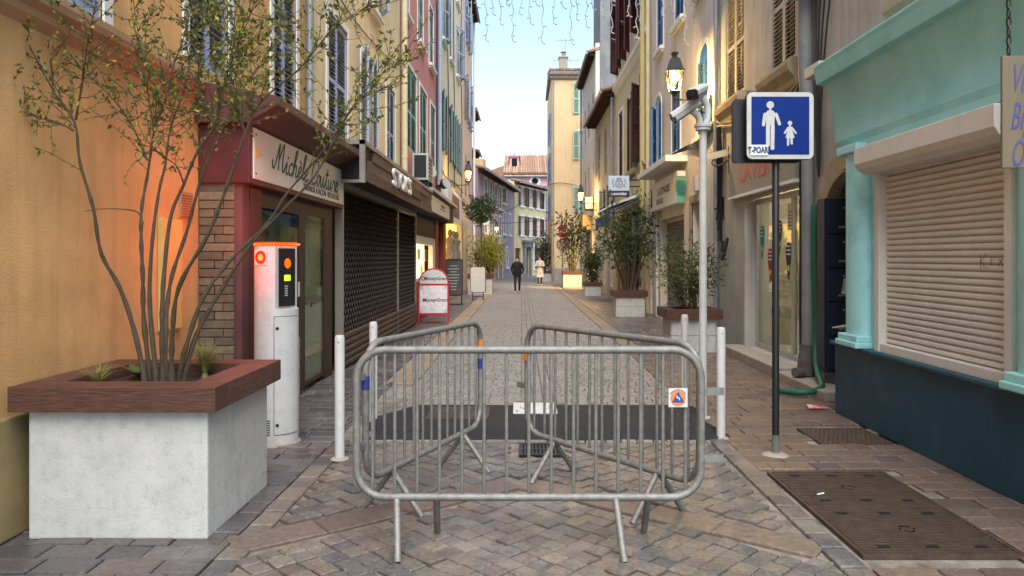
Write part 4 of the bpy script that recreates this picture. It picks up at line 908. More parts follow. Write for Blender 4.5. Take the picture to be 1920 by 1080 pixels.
# awning
t = thing('awning', 'folded blue awning sloping out over a shop below the square hanging sign', 'awning', (3.6, 25.5, 2.9), R(-90))
m_awn = mat('blue_awning_cloth', (44, 78, 140), .85, .15, 5, .1)
b = MB(); b.prism([(0, .55), (-.85, .1), (-.85, .07), (0, .5)], -2.2, 2.2, 'x'); b.build('canopy', m_awn, t)
b = MB(); b.prism([(-.85, .1), (-.87, .1), (-.86, -.25), (-.845, -.25)], -2.2, 2.2, 'x'); b.build('valance', m_awn, t)
b = MB(); b.prism([(.05, .68), (-.75, .4), (-.78, .34), (-.75, .32), (.05, .6)], -2.3, 2.3, 'x'); b.build('cover_board', m_wht, t)
for sx in (-2.1, 2.1): b = MB(); b.tube([(sx, 0, .2), (sx, -.8, .08)], .02, 6); b.build('arm', m_black, t)
# square hanging sign
t = thing('hanging_sign', 'square pale blue shop sign with round emblem above a navy strip', 'shop sign', (2.9, 22.3, 3.42))
m_sgb = mat('sign_paleblue', (190, 206, 220), .5, .05, 3, .02); m_nv = mat('sign_navy', (24, 36, 80), .5, .05, 3, .02)
b = MB(); b.box(-.31, .31, -.06, .06, .17, .62); bx_ = b.build('panel', m_sgb, t, bevel=.01); b = MB(); b.box(-.31, .31, -.062, .062, .0, .17); st_ = b.build('name_strip', m_nv, t)
text('Leonidas', .13, st_, face(0, -.064, .085), m_wht, extrude=.002, bold=.003)
m_emb = mat('emblem_grey', (110, 112, 116), .5, .1, 5, 0)
b = MB(); b.tube([(.11 * math.cos(q), -.064, .38 + .11 * math.sin(q)) for q in [2 * math.pi * i / 24 for i in range(24)]], .008, 5, closed=True); b.tube([(.075 * math.cos(q), -.064, .38 + .075 * math.sin(q)) for q in [2 * math.pi * i / 20 for i in range(20)]], .005, 5, closed=True); b.build('emblem_ring', m_emb, bx_)
b = MB()
for sx in (-1, 1): b.tube(smooth_path([(sx * .2, -.064, .27), (sx * .14, -.064, .32), (sx * .2, -.064, .4), (sx * .16, -.064, .48), (sx * .21, -.064, .5)], 4), .009, 5)
b.tube([(-.07, -.064, .51), (-.04, -.064, .55), (0, -.064, .53), (.04, -.064, .55), (.07, -.064, .51)], .012, 5); b.tube([(-.03, -.064, .33), (.0, -.064, .43), (.03, -.064, .34), (-.02, -.064, .39)], .008, 5); b.build('emblem_crown', m_emb, bx_)
b = MB(); b.tube([(.31, 0, .3), (.85, 0, .3)], .02, 6); b.tube([(.31, 0, .5), (.85, 0, .5)], .02, 6); b.build('bracket', m_black, t)
# ---- eaves house, tall grey gable, second eaves house
E = Bld('low_eaves_house', 'beige house with a deep dark eave beyond the olive building', XR, 29.5, 37.5, 8.6, m_beige, 'R')
for a in (30.3, 32.6, 35.2): E.win(a, a + 1.0, 5.2, 7.4, 'closed', m_gshut, sill=False)
for a in (30.5, 33, 35.5): E.win(a, a + .9, .4, 2.9, None, pane=m_pane, sill=False)
E.win(30.4, 31.4, 3.3, 4.6, (25, 160), m_gshut, sill=False); E.win(33, 34, 3.3, 4.6, (25, 160), m_gshut, sill=False)
E.wall(); E.eave(8.15, .5); E.pipe(29.8, 3, 8, .06, m_pipe, .12)
for k in range(3): cable(E.r, [(E.t(30), -.05, 3.2 + .1 * k), (E.t(33), -.06, 3.1), (E.t(37), -.1, 3.5 + .1 * k)], .025)
G = Bld('grey_gable_building', 'tall building whose blank grey cement gable rises above the eaves', 3.95, 37.5, 41, 16.5, m_grey, 'R')
G.win(38.5, 39.5, 12.6, 14.4, 'closed', m_gblue, sill=False); G.wall()
K = Bld('pale_eaves_house', 'pale cream house with a tiled eave in front of the orange building', XR, 37.55, 45.5, 12.4, m_cream, 'R')
K.dep = .22
for a in (38.5, 41, 43.2): K.win(a, a + .9, 8.2, 10.2, 'closed', m_gshut, sill=False); K.win(a, a + .9, 4.6, 6.6, 'closed', m_gshut, sill=False)
K.win(38.2, 39.4, .5, 3.0, None, pane=emat('lit_far_window', (255, 206, 120), .6), sill=False); K.win(41, 42.4, .3, 3.0, None, pane=m_pane, sill=False)
K.wall(rd=.15); K.eave(11.9, .35); K.pipe(45.2, 0, 11.8, .06, m_pipe, .12)
b = MB(); b.box(-1.5, 1.5, -.45, 0, 3.1, 3.9); b.build('shop_fascia', mat('amber_fascia', (224, 190, 120), .7, .1, 3, .05), K.r)
t = thing('air_conditioner', 'small pale air conditioner on the wall left of the far right lantern', 'air conditioner', (3.45, 38.6, 4.1), R(-90))
b = MB(); b.box(-.4, .4, -.18, .2, 0, .6); b.build('casing', m_acg, t, bevel=.01); b = MB(); b.box(-.3, .25, -.19, -.18, .06, .54); gr = b.build('grille', m_black, t)
for k in range(5): b = MB(); b.box(-.3, .25, -.2, -.19, .1 + k * .09, .115 + k * .09); b.build('bar', m_acg, gr)
b = MB(); b.box(-.35, -.3, -.15, .27, -.05, 0); b.box(.3, .35, -.15, .27, -.05, 0); b.build('bracket', m_black, t)
# ---------------------------------------------------------------- end of the street
N_ = Bld('orange_building', 'tall orange building facing the camera with light green shutters', 0, 0, 0, 13.3, m_orange, loc=(3.4, 48, 0), rz=0, width=2.9, depth=9)
for z0, z1 in ((4.5, 6.15), (7.9, 9.75), (10.85, 12.85)): N_.window(.3, 1.1, z0, z1, (172, 30), m_lgreen, sur=m_wht, sill=False, pane=m_pane2)
N_.wall(); N_.band(13.0, 13.55, .35, m_conc2, -1.6, 1.5, 'cornice')
for z in (4, 6.6, 9.2): N_.leaf(-1.47, z, 1.9, .5, 100, m_gblue, -.8); N_.leaf(-1.47, z, 1.9, .5, 100, m_gblue, -3)
b = MB(); b.prism([(-.35, 13.56), (4, 14.3), (9, 13.56)], -1.6, 1.5, 'x'); b.build('roof', m_tile, N_.r)
b = MB(); x = -1.55
while x < 1.45: b.tube([(x, -.42, 13.62), (x, 3.9, 14.36)], .09, 7); x += .2
b.build('tiles', m_tile, N_.r, kind='stuff')
b = MB(); b.box(-.95, -.4, .5, 1.1, 13.6, 14.6); ch = b.build('chimney', m_conc2, N_.r); b = MB(); b.box(-1.0, -.35, .45, 1.15, 14.6, 14.68); b.lathe([(.12, 0), (.12, .3), (.2, .32), (.2, .36), (0, .42)], (-.67, .8, 14.68), 10); b.build('chimney_cap', m_conc2, ch)
b = MB(); b.box(-1.45, 1.45, -.03, 0, 0, .9); b.build('plinth', m_conc2, N_.r)
b = MB(); b.tube([(-1.36, -.08, 0), (-1.36, -.08, 13)], .05, 8); b.build('downpipe', m_pipe, N_.r, smooth=True)

PU = Bld('mauve_building', 'shabby mauve building with grey shutters on the bend', 0, 0, 0, 7.3, m_purple, loc=(-1.7, 54.25, 0), rz=math.atan2(15.5, 2.1), width=15.6, depth=5)
for x in (-5.5, -3.6, -1.6, .4): PU.window(x, x + 1.0, 5.2, 6.8, 'closed', m_gblue, sur=m_wht); PU.window(x, x + 1.0, 3.2, 4.6, 'closed', m_gblue, sur=m_wht)
PU.window(2.0, 3.6, 5.75, 6.95, None, sill=True, sur=m_wht); PU.window(2.4, 3.4, 3.4, 5.05, 'closed', m_gblue, sur=m_wht); PU.window(5.2, 6.2, 3.4, 5.05, 'closed', m_gblue, sur=m_wht)
PU.window(3.7, 4.7, .85, 2.4, 'closed', m_gblue, sur=m_wht, arch=True); PU.window(.2, 2.0, 0.05, 2.5, 'closed', m_gshut, sur=m_wht, sill=False)
PU.hole(-2.6, -1.2, 0, 2.5); PU.wall(); PU.eave(7.1, .45)
b = MB(); b.box(-.1, 2.2, -.25, 0, 2.6, 3.0); b.build('shop_fascia', m_gblue, PU.r); b = MB(); b.box(-2.6, -1.2, .15, .2, 0, 2.5); b.build('door', m_dbrown, PU.r)
b = MB(); b.box(-3.2, -2.2, .5, 1.6, 7.3, 8.4); b.build('chimney', m_orange, PU.r)

YB = Bld('far_yellow_building', 'yellow building with maroon shutters closing the view down the street', 0, 0, 0, 8.0, m_fary, loc=(.775, 65.5, 0), rz=math.atan2(7, 2.79), width=7.5, depth=7)
for x in (-2.45, -.45, 1.4):
    YB.window(x, x + .95, 6.0, 7.6, 'open', m_maroon, pane=m_pane2, sur=m_wht); YB.window(x, x + .95, 3.5, 5.15, 'open', m_maroon, pane=m_pane2, sur=m_wht)
YB.window(2.9, 3.6, 6.0, 7.5, 'closed', m_maroon, sur=m_wht); YB.window(2.9, 3.6, 3.5, 5.1, 'closed', m_maroon, sur=m_wht)
YB.window(1.0, 1.9, .6, 2.7, 'closed', m_maroon, sur=m_wht); YB.window(2.7, 3.5, .6, 2.7, 'closed', m_maroon, sur=m_wht); YB.hole(-1.4, -.4, 0, 2.5); YB.hole(-3.5, -2.3, 0, 2.4)
YB.wall(); YB.eave(7.85, .5); YB.pipe(3.72, 0, 7.8, .06, m_black, .12)
b = MB(); b.box(-1.8, -1.4, -.2, 0, 0, 2.5); b.box(-.4, 0, -.2, 0, 0, 2.5); b.box(-1.9, .1, -.25, 0, 2.5, 2.9); b.box(-2.1, .3, -.4, 0, 2.9, 3.1); b.build('stone_portal', m_grey, YB.r, bevel=.02)
b = MB(); b.box(-1.4, -.4, .1, .15, 0, 2.5); b.build('door', m_maroon, YB.r); b = MB(); b.box(-3.5, -2.3, .15, .2, 0, 2.4); b.build('side_door', m_maroon, YB.r)

PK = Bld('pink_building', 'pink building with round attic window and tiled roof behind the yellow one', 0, 0, 0, 10.6, m_pink, loc=(1.6, 82, 0), rz=0, width=7, depth=8)
PK.wall(); PK.eave(10.5, .4)
for x, z in ((-.13, 10.0), (-2.9, 9.6)):
    b = MB(); b.lathe([(.62, 0), (.62, .06), (.36, .06), (.36, .0)], (0, 0, 0), 20, M=Matrix.Translation((x, 0, z)) @ Matrix.Rotation(R(90), 4, 'X')); o = b.build('round_window', m_wht, PK.r); b = MB(); b.lathe([(.36, 0), (.36, .03)], (0, 0, 0), 20, M=Matrix.Translation((x, 0, z)) @ Matrix.Rotation(R(90), 4, 'X')); b.build('pane', m_dark, o)
b = MB(); b.prism([(-.4, 10.75), (6, 13.6), (12, 10.75)], -3.6, 3.6, 'x'); rf = b.build('roof', m_tile, PK.r)
b = MB(); x = -3.5
while x < 3.5: b.tube([(x, -.5, 10.85), (x, 6, 13.7)], .12, 6); x += .27
b.build('tiles', m_tile, rf, kind='stuff')
b = MB(); b.box(-2.9, -1.9, 1.5, 5, 10.9, 12.9); b.prism([(-3.05, 12.9), (-2.4, 13.3), (-1.75, 12.9)], 1.3, 5, 'y'); d = b.build('dormer', m_pink, rf); b = MB(); b.box(-2.7, -2.1, 1.44, 1.5, 11.5, 12.7); b.build('dormer_window', m_dark, d)
b = MB(); b.box(.1, 3.6, -.02, 0, 6, 9.2); b.build('pale_panel', m_cream, PK.r)
FH = Bld('far_gable_house', 'pale stone gable and roof on the skyline behind the pink house', 0, 0, 0, 12.6, m_wht, loc=(1.4, 96, 0), rz=0, width=4.2, depth=6); FH.wall()
b = MB(); b.prism([(-2.3, 12.6), (-.6, 14.7), (.5, 14.7), (2.3, 12.6)], 0, 6, 'y'); b.build('gable', mat('pale_stone_wall', (186, 186, 180), .9, .15, .6, .2), FH.r)
b = MB(); b.box(2.5, 3.6, 0, 1.5, 0, 14.0); b.build('chimney', m_wht, FH.r); b = MB(); b.box(2.4, 3.7, -.1, 1.6, 14.0, 14.2); b.build('chimney_cap', m_wht, FH.r)
LH = Bld('far_left_house', 'far orange roofed house low on the skyline at left', 0, 0, 0, 11.2, m_orange, loc=(-3.6, 92, 0), rz=0, width=6.5, depth=6); LH.wall()
b = MB(); b.prism([(-3.5, 11.2), (3.3, 13.6), (3.3, 11.2)], -.3, 6, 'y'); b.build('roof', m_tile, LH.r)

# ================================================================ street furniture
def barrier(L, label, mid, rz, legx, tape=None):
    t = thing('crowd_barrier', label, 'barrier', (mid[0], mid[1], 0), rz, 'steel crowd barriers')
    z0, z1, r, h = .275, 1.09, .16, L / 2
    pth = [(x, 0, z) for x, z in rrect(-h + .022, h - .022, z0, z1, r, 8)]
    b = MB(); b.tube(pth, .0215, 12, closed=True); fr = b.build('frame', m_galv, t, smooth=True)
    n = int(round((L - .2) / .127)); b = MB(); b.tube([(0, 0, z0 + .01), (0, 0, z0 + .035), (0, 0, z1 - .035), (0, 0, z1 - .01)], [.006, .0097, .0097, .006], 8); me = b.mesh('bar', m_galv, smooth=True)
    for i in range(n + 1): o = link('bar', me, t); o.location = (-h + .11 + (L - .22) * i / n, 0, 0)
    for (xa, xb, fa, fb) in legx:
        for x, f_, y in ((xa, fa, -.215), (xb, fb, .215)):
            b = MB(); b.tube([(x, 0, z0 - .005), (f_, y, .0)], .0195, 10); b.build('leg', m_galv, t, smooth=True)
    return t, h
m_orng = mat('orange_tape', (206, 120, 40), .6, .1, 8, 0); m_btape = mat('blue_tape', (36, 52, 120), .6, .1, 8, 0)
def hook(t, x, z, sx):
    b = MB(); b.box(x, x + sx * .11, -.012, -.006, z - .02, z + .02); b.box(x, x + sx * .11, .006, .012, z - .02, z + .02); b.tube([(x + sx * .11, 0, z - .02), (x + sx * .11, 0, z + .02)], .014, 10); b.build('coupling_hook', m_galv, t)
t, h = barrier(1.95, 'nearest steel crowd barrier, facing the camera, with a square sticker', (.04, 4.13), 0, [(-.73, -.51, -.69, -.53), (.48, .66, .5, .67)])
hook(t, h - .02, .86, 1); hook(t, h - .02, .49, 1)
sx_, sz = .82, .83; b = MB(); b.box(sx_ - .052, sx_ + .052, -.026, -.022, sz - .052, sz + .052); stk = b.build('sticker', m_wpaint, t)
b = MB(); b.lathe([(.042, 0), (.042, .002)], (0, 0, 0), 24, M=Matrix.Translation((sx_, -.026, sz - .004)) @ Matrix.Rotation(R(90), 4, 'X')); b.build('sticker_disc', mat('sticker_orange', (206, 120, 70), .6, .05, 8, 0), stk)
b = MB(); b.prism([(sx_ - .033, sz - .024), (sx_ + .033, sz - .024), (sx_, sz + .034)], -.0305, -.0285, 'y'); b.build('sticker_triangle', mat('sticker_blue', (34, 70, 140), .6, .05, 8, 0), stk)
b = MB(); b.tube([(sx_ - .006, -.032, sz + .012), (sx_ - .008, -.032, sz), (sx_ + .006, -.032, sz - .002), (sx_ + .007, -.032, sz - .013)], .0035, 5); b.build('sticker_glyph', m_wht, stk)
b = MB()
for i in range(11): a = R(35 + i * 11); b.box(-.003, .003, -.0005, .0005, -.003, .003, M=Matrix.Translation((sx_ + .047 * math.cos(a), -.027, sz - .004 + .047 * math.sin(a))))
b.build('sticker_letters', m_sgk, stk)
t, h = barrier(1.67, 'steel crowd barrier angled back on the left side, blue tape on its end', (-.625, 5.175), math.atan2(1.55, .61), [(-.52, -.5, -.52, -.5), (.5, .52, .5, .52)])
hook(t, -h + .02, .9, -1); hook(t, -h + .02, .49, -1)
b = MB(); b.lathe([(.0235, .82), (.0235, .9)], (-h + .022, 0, 0), 12); b.build('tape', m_btape, t); b = MB(); b.lathe([(.0235, .72), (.0235, .8)], (h - .022, 0, 0), 12); b.build('tape', m_btape, t); b = MB(); b.lathe([(.0236, .84), (.0236, .95)], (h - .022, 0, 0), 12); b.build('orange_tape', m_orng, t)
t, h = barrier(1.71, 'steel crowd barrier angled back on the right side, orange tape on its far end', (.54, 5.02), math.atan2(-1.37, 1.02), [(-.5, -.52, -.5, -.52), (.5, .52, .5, .52)])
hook(t, -h + .02, .88, -1); hook(t, -h + .02, .62, -1)
b = MB(); b.box(-h + .0, -h + .07, -.026, -.022, .82, .92); b.build('orange_tape', m_orng, t); b = MB(); b.box(-h + .071, -h + .1, -.026, -.022, .82, .92); b.build('tape', m_btape, t)
# ---- bollards
def bollard():
    t = thing('bollard', 'x', 'bollard', group='white steel bollards')
    b = MB(); b.lathe([(.039, 0), (.039, .955), (.037, .965)], n=24); b.build('post', m_wpaint, t, smooth=True)
    b = MB(); b.lathe([(.037, .965), (.033, .98), (.0, .985)], n=24); b.build('cap', m_wpaint, t, smooth=True)
    b = MB(); b.lathe([(.075, -.004), (.06, .008), (.04, .012)], n=16); b.build('mortar_collar', m_conc2, t)
    b = MB(); b.lathe([(.005, 0), (.005, .003)], (0, 0, 0), 8, M=Matrix.Translation((0, -.0385, .93)) @ Matrix.Rotation(R(90), 4, 'X')); b.build('hole', m_black, t)
    return t
bo = bollard(); first = True
for x, y, lb in ((-1.45, 5.95, 'white bollard standing just right of the white terminal'), (-1.43, 7.2, 'white bollard behind the left angled barrier, by the asphalt edge'), (1.77, 6.63, 'white bollard standing between the barriers and the black signpost'), (1.77, 8.1, 'white bollard just left of the camera pole behind the right barrier')):
    o = bo if first else dup(bo); first = False; o.location = (x, y, 0); o['label'] = lb
# ---- access terminal with traffic lights
t = thing('access_terminal', 'white round access terminal with red and orange lights behind the planter', 'terminal', (-2.13, 6.49, 0))
Rr = .185; nn = 48; na = R(-18); nv = Vector((math.cos(na), math.sin(na)))
def ring(z, clip=None):
    o = []
    for i in range(nn):
        q = 2 * math.pi * i / nn; p_ = Vector((Rr * math.cos(q), Rr * math.sin(q)))
        if clip is not None and p_.dot(nv) > clip: p_ -= nv * (p_.dot(nv) - clip)
        o.append((p_.x, p_.y, z))
    return o
b = MB(); vs = ring(0) + ring(1.16) + ring(1.161, .1) + ring(1.7, .1); fs = [(k * nn + i, k * nn + (i + 1) % nn, (k + 1) * nn + (i + 1) % nn, (k + 1) * nn + i) for k in range(3) for i in range(nn)] + [tuple(3 * nn + i for i in range(nn))]
b.add(vs, fs); body = b.build('body', m_wpaint, t, smooth=True)
b = MB(); vs = ring(1.7, .1) + ring(1.73, .1); b.add([(v[0] * 1.02, v[1] * 1.02, v[2]) for v in vs], [(i, (i + 1) % nn, nn + (i + 1) % nn, nn + i) for i in range(nn)] + [tuple(nn + i for i in range(nn))]); b.build('warning_strip', emat('amber_strip', (255, 52, 6), .7), t)
b = MB()
for i in range(nn): q = 2 * math.pi * (i + .5) / nn; p_ = Vector((Rr * 1.035 * math.cos(q), Rr * 1.035 * math.sin(q))); b.box(-.004, .004, -.004, .004, -.006, .006, M=Matrix.Translation((p_.x, p_.y, 1.715)))
b.build('led_dots', emat('amber_led', (255, 100, 10), .7), t, kind='stuff')
PM = Matrix.Translation((nv.x * .1, nv.y * .1, 0)) @ Matrix.Rotation(na + R(90), 4, 'Z')
b = MB(); b.box(-.11, .11, -.012, .0, 1.18, 1.68, M=PM); pn = b.build('reader_panel', m_black, t)
def disc(par, M, r, m, name, d=.003): b = MB(); b.lathe([(r, 0), (r, d)], (0, 0, 0), 24, M=M @ Matrix.Rotation(R(90), 4, 'X')); return b.build(name, m, par)
m_redl = emat('red_light', (255, 14, 14), .7); m_ambl = emat('amber_light', (255, 80, 6), .6)
disc(pn, PM @ Matrix.Translation((0, -.012, 1.55)), .042, m_ambl, 'amber_lamp')
b = MB(); b.box(-.045, .035, -.016, -.012, 1.4, 1.45, M=PM); b.build('display', emat('lime_display', (190, 235, 30), .5), pn)
for k in range(5): b = MB(); b.box(-.04, .0, -.015, -.012, 1.27 + k * .02, 1.28 + k * .02, M=PM); b.build('speaker_slot', m_acg, pn)
RM = Matrix.Translation((-.075, -.172, 1.602)) @ Matrix.Rotation(R(-22), 4, 'Z')
b = MB(); b.box(-.06, .06, -.004, .01, -.065, .065, M=RM); rp = b.build('signal_plate', m_wpaint, t, bevel=.003)
disc(rp, RM @ Matrix.Translation((0, -.004, 0)), .056, m_redl, 'red_lamp')
for k in range(12):
    a = R(30 * k); b = MB(); b.box(.008, .03, -.001, .001, -.002, .002, M=RM @ Matrix.Translation((0, -.0085, 0)) @ Matrix.Rotation(a, 4, 'Y')); b.build('led_row', emat('signal_led', (255, 150, 50), .6), rp)
b = MB(); vs = []; n = 10
for z in (.1, 1.1):
    for i in range(n + 1): q = R(-78 + 70 * i / n); vs += [((Rr + .004) * math.cos(q), (Rr + .004) * math.sin(q), z)]
b.add(vs, [(i, i + 1, n + 2 + i, n + 1 + i) for i in range(n)]); dr_ = b.build('service_door', m_wpaint, t, smooth=True, norm=False)
for z in (.18, 1.0): q = R(-70); disc(dr_, Matrix.Translation(((Rr + .004) * math.cos(q), (Rr + .004) * math.sin(q), z)) @ Matrix.Rotation(R(20), 4, 'Z'), .014, m_black, 'lock', .004)
for zz, q0, q1 in ((1.1, -78, -8), (.1, -78, -8)): b = MB(); b.tube([((Rr + .003) * math.cos(R(q0 + (q1 - q0) * i / 12)), (Rr + .003) * math.sin(R(q0 + (q1 - q0) * i / 12)), zz) for i in range(13)], .0025, 5); b.build('door_gap', m_black, dr_)
q = R(-78); b = MB(); b.tube([((Rr + .003) * math.cos(q), (Rr + .003) * math.sin(q), z) for z in (.1, 1.1)], .0025, 5); b.build('door_gap', m_black, dr_)
for k in range(7):
    b = MB(); b.tube([((Rr + .001) * math.cos(R(a)), (Rr + .001) * math.sin(R(a)), .1 + k * .02) for a in (-112, -104, -96, -88)], .004, 5); b.build('vent_slot', m_black, body)
b = MB(); b.lathe([(.21, -.004), (.2, .01), (.186, .016)], n=32); b.build('base_ring', m_conc2, t)
point_light('amber_glow', (-2.13, 6.42, 1.82), (1, .21, .07), 5, .12)
point_light('red_glow', (-2.24, 6.2, 1.6), (1, .05, .04), 2.0, .06)
# ---- camera pole
t = thing('camera_pole', 'white pole carrying two surveillance cameras behind the right barrier', 'camera pole', (1.81, 7.45, 0))
b = MB(); b.lathe([(.075, 0), (.075, .012), (.04, .014), (.038, 2.86), (.075, 2.87), (.075, 2.9), (.03, 2.91)], n=20); b.build('pole', m_wpaint, t, smooth=True)
b = MB(); b.tube(smooth_path([(.02, 0, 2.9), (.05, 0, 3.0), (.04, 0, 3.12), (-.02, -.02, 3.2)], 4), .035, 10); b.tube(smooth_path([(-.03, 0, 2.92), (-.05, -.02, 3.0), (-.12, -.06, 3.05)], 4), .035, 10); b.build('bracket', m_wpaint, t, smooth=True)
b = MB(); b.lathe([(.085, 0), (.085, .03)], (0, 0, 2.9), 20); b.build('flange', m_wpaint, t)
def cctv(loc, d, L, name='camera_head'):
    d = Vector(d).normalized(); rot = d.to_track_quat('Y', 'Z').to_matrix().to_4x4(); M = Matrix.Translation(loc) @ rot
    w, hh = .062, .052
    b = MB(); b.prism([(-w, -.01), (-w, hh * .6), (-w * .6, hh), (w * .6, hh), (w, hh * .6), (w, -.01)], -L / 2, L / 2, 'y', M=M); o = b.build(name, m_wpaint, t, bevel=.004)
    b = MB(); b.prism([(-w * .95, -.012), (w * .95, -.012), (w * .7, -hh), (-w * .7, -hh)], -L / 2 + .02, L / 2 - .02, 'y', M=M); b.build('underside', m_acg, o)
    b = MB(); b.prism([(-w * .92, -.05), (-w * .92, hh * .55), (-w * .55, hh * .92), (w * .55, hh * .92), (w * .92, hh * .55), (w * .92, -.05), (w * .6, -hh), (-w * .6, -hh)], L / 2 - .01, L / 2 + .02, 'y', M=M); b.build('front_glass', m_black, o)
    b = MB(); b.lathe([(.028, 0), (.024, .008)], (0, 0, 0), 14, M=M @ Matrix.Translation((0, L / 2 + .02, 0)) @ Matrix.Rotation(R(-90), 4, 'X')); b.build('lens', m_pane, o)
cctv((-.07, -.08, 3.24), (-.5, -.8, -.34), .34); cctv((-.17, -.04, 3.08), (-.86, .25, -.58), .32)
# ---- pedestrian sign
t = thing('pedestrian_sign', 'square blue pedestrian zone sign on a black post', 'road sign', (2.065, 6.07, 0))
b = MB(); b.lathe([(.028, 0), (.028, 2.9), (.02, 2.91)], n=16); b.build('post', m_black, t, smooth=True)
b = MB(); b.lathe([(.03, 0), (.03, .16)], n=16); b.build('post_sleeve', mat('grey_sleeve', (110, 108, 102), .8, .2, 10, .2), t); b = MB(); b.lathe([(.11, -.004), (.07, .012), (.03, .016)], n=14); b.build('mortar_collar', m_conc2, t)
Zc, cx_ = 2.66, .012
b = MB(); b.prism([(x, z) for x, z in rrect(cx_ - .268, cx_ + .268, Zc - .268, Zc + .268, .045)], -.075, -.034, 'y'); pl = b.build('plate', m_wpaint, t)
b = MB(); b.prism(rrect(cx_ - .272, cx_ + .272, Zc - .272, Zc + .272, .048), -.068, -.03, 'y'); b.build('rim', m_black, t)
b = MB(); b.prism(rrect(cx_ - .35, cx_ + .2, Zc - .285, Zc + .235, .03), .03, .075, 'y'); b.build('rear_sign', m_black, t)
b = MB(); b.prism(rrect(cx_ - .232, cx_ + .232, Zc - .232, Zc + .232, .008), -.078, -.0755, 'y'); bl = b.build('blue_field', mat('sign_blue', (2, 42, 118), .6, .04, 3, .01, spec=.2), pl)
def pict(pts, name): b = MB(); b.prism([(cx_ + x, Zc + z) for x, z in pts], -.0805, -.0785, 'y'); b.build(name, m_wpaint, bl)
def capsule(x0, z0, x1, z1, r):
    a = math.degrees(math.atan2(z1 - z0, x1 - x0)); return arc(x1, z1, r, a - 90, a + 90, 6) + arc(x0, z0, r, a + 90, a + 270, 6)
b = MB()
for k, pts in enumerate((arc(-.082, .165, .03, 0, 360, 18)[:-1], [(-.118, .1), (-.105, .118), (-.09, .122), (-.09, .138), (-.074, .138), (-.074, .122), (-.058, .118), (-.044, .1), (-.05, 0), (-.114, 0)],
    capsule(-.125, .09, -.137, .005, .0125), capsule(-.035, .09, -.008, .012, .0125), capsule(-.101, 0, -.101, -.155, .0155), capsule(-.063, 0, -.065, -.182, .0155))):
    b.prism([(cx_ + x, Zc + z) for x, z in pts], -.0805 - .0002 * k, -.0785, 'y')
b.build('adult_symbol', m_wpaint, bl)
b = MB()
for k, pts in enumerate((arc(.076, .02, .018, 0, 360, 16)[:-1], [(.064, -.012), (.088, -.012), (.112, -.1), (.04, -.1)], capsule(.062, -.018, .034, -.06, .008), capsule(.09, -.018, .122, -.06, .008), capsule(.062, -.1, .06, -.155, .009), capsule(.088, -.1, .09, -.145, .009), [(.07, .01), (.082, .01), (.084, -.014), (.068, -.014)])):
    b.prism([(cx_ + x, Zc + z) for x, z in pts], -.0805 - .0002 * k, -.0785, 'y')
b.build('child_symbol', m_wpaint, bl)
b = MB(); b.box(cx_ - .245, cx_ - .1, -.083, -.0815, Zc - .24, Zc - .155); s2 = b.build('sticker', m_wht, pl); text('T-POAR', .068, s2, face(cx_ - .18, -.0835, Zc - .2), mat('sticker_ink', (24, 66, 96), .6, .2, 10, 0), bold=.003, extrude=.0005, squeeze=.66)
# ---- lanterns
def lantern(label, loc, side, arm, watts, lit=True):
    t = thing('street_lantern', label, 'street lamp', loc, 0, 'wall lanterns along the street')
    prof = [(.0, -.03), (.035, .0), (.02, .05), (.06, .1)]
    b = MB(); b.lathe([(.01, -.05), (.035, -.02), (.02, .02), (.035, .05), (.1, .1), (.1, .115)], n=4, q0=R(45)); b.tube([(-.09, 0, .12), (-.03, 0, .02), (.03, 0, .02), (.09, 0, .12)], .008, 5); b.build('cradle', m_black, t)
    b = MB(); q4 = [(-1, -1), (1, -1), (1, 1), (-1, 1)]
    for sx, sy in q4: b.tube([(sx * .085, sy * .085, .11), (sx * .15, sy * .15, .5)], .012, 6)
    for z, w in ((.112, .085), (.5, .15)):
        for (a, c), (d, e) in zip(q4, q4[1:] + q4[:1]): b.tube([(a * w, c * w, z), (d * w, e * w, z)], .012, 6)
    fr = b.build('frame', m_black, t)
    for (a, c), (d, e) in zip(q4, q4[1:] + q4[:1]): b = MB(); b.quad((a * .085, c * .085, .115), (d * .085, e * .085, .115), (d * .15, e * .15, .495), (a * .15, c * .15, .495)); b.build('pane', m_lglass, fr, norm=False)
    b = MB(); b.lathe([(.25, .49), (.235, .52), (.2, .54), (.13, .74), (.11, .76), (.06, .78), (.06, .83), (.09, .85), (.09, .87), (.03, .9), (0, .91)], n=4, q0=R(45)); b.build('hood', m_black, t)
    if lit:
        b = MB(); b.lathe([(.02, .3), (.09, .36), (.115, .43), (.09, .48)], n=12); b.build('bulb', m_lamp, t, smooth=True)
        point_light('lantern_light', (0, 0, .3), (1, .62, .22), watts, .06, t)
    b = MB(); b.tube([(0, 0, -.04), (side * arm, 0, -.04)], .016, 8); b.tube(smooth_path([(side * arm * .35, 0, -.05), (side * arm * .6, 0, -.12), (side * arm * .8, 0, -.28), (side * arm, 0, -.4)], 4), .012, 6)
    b.tube([(side * (arm - .1) + .05 * math.cos(q), 0, -.14 + .05 * math.sin(q)) for q in [2 * math.pi * i / 12 for i in range(12)]], .008, 5, closed=True); b.box(side * arm - .02, side * arm + .02, -.04, .04, -.45, .05); b.build('arm', m_black, t)
p0 = pd(1265, 183, 14.6); lantern('lit lantern on the cream wall at right, nearest of the lanterns', (p0.x, 14.6, p0.z), 1, 3.7 - p0.x, 170)
p0 = pd(878, 345, 29); lantern('lit lantern on the left wall above the glowing shop window', (p0.x, 29, p0.z), -1, p0.x + 2.95, 25)
p0 = pd(1089, 380, 37); lantern('lit lantern on the right wall above the yellow lit planter', (p0.x, 37, p0.z), 1, 3.7 - p0.x, 170)
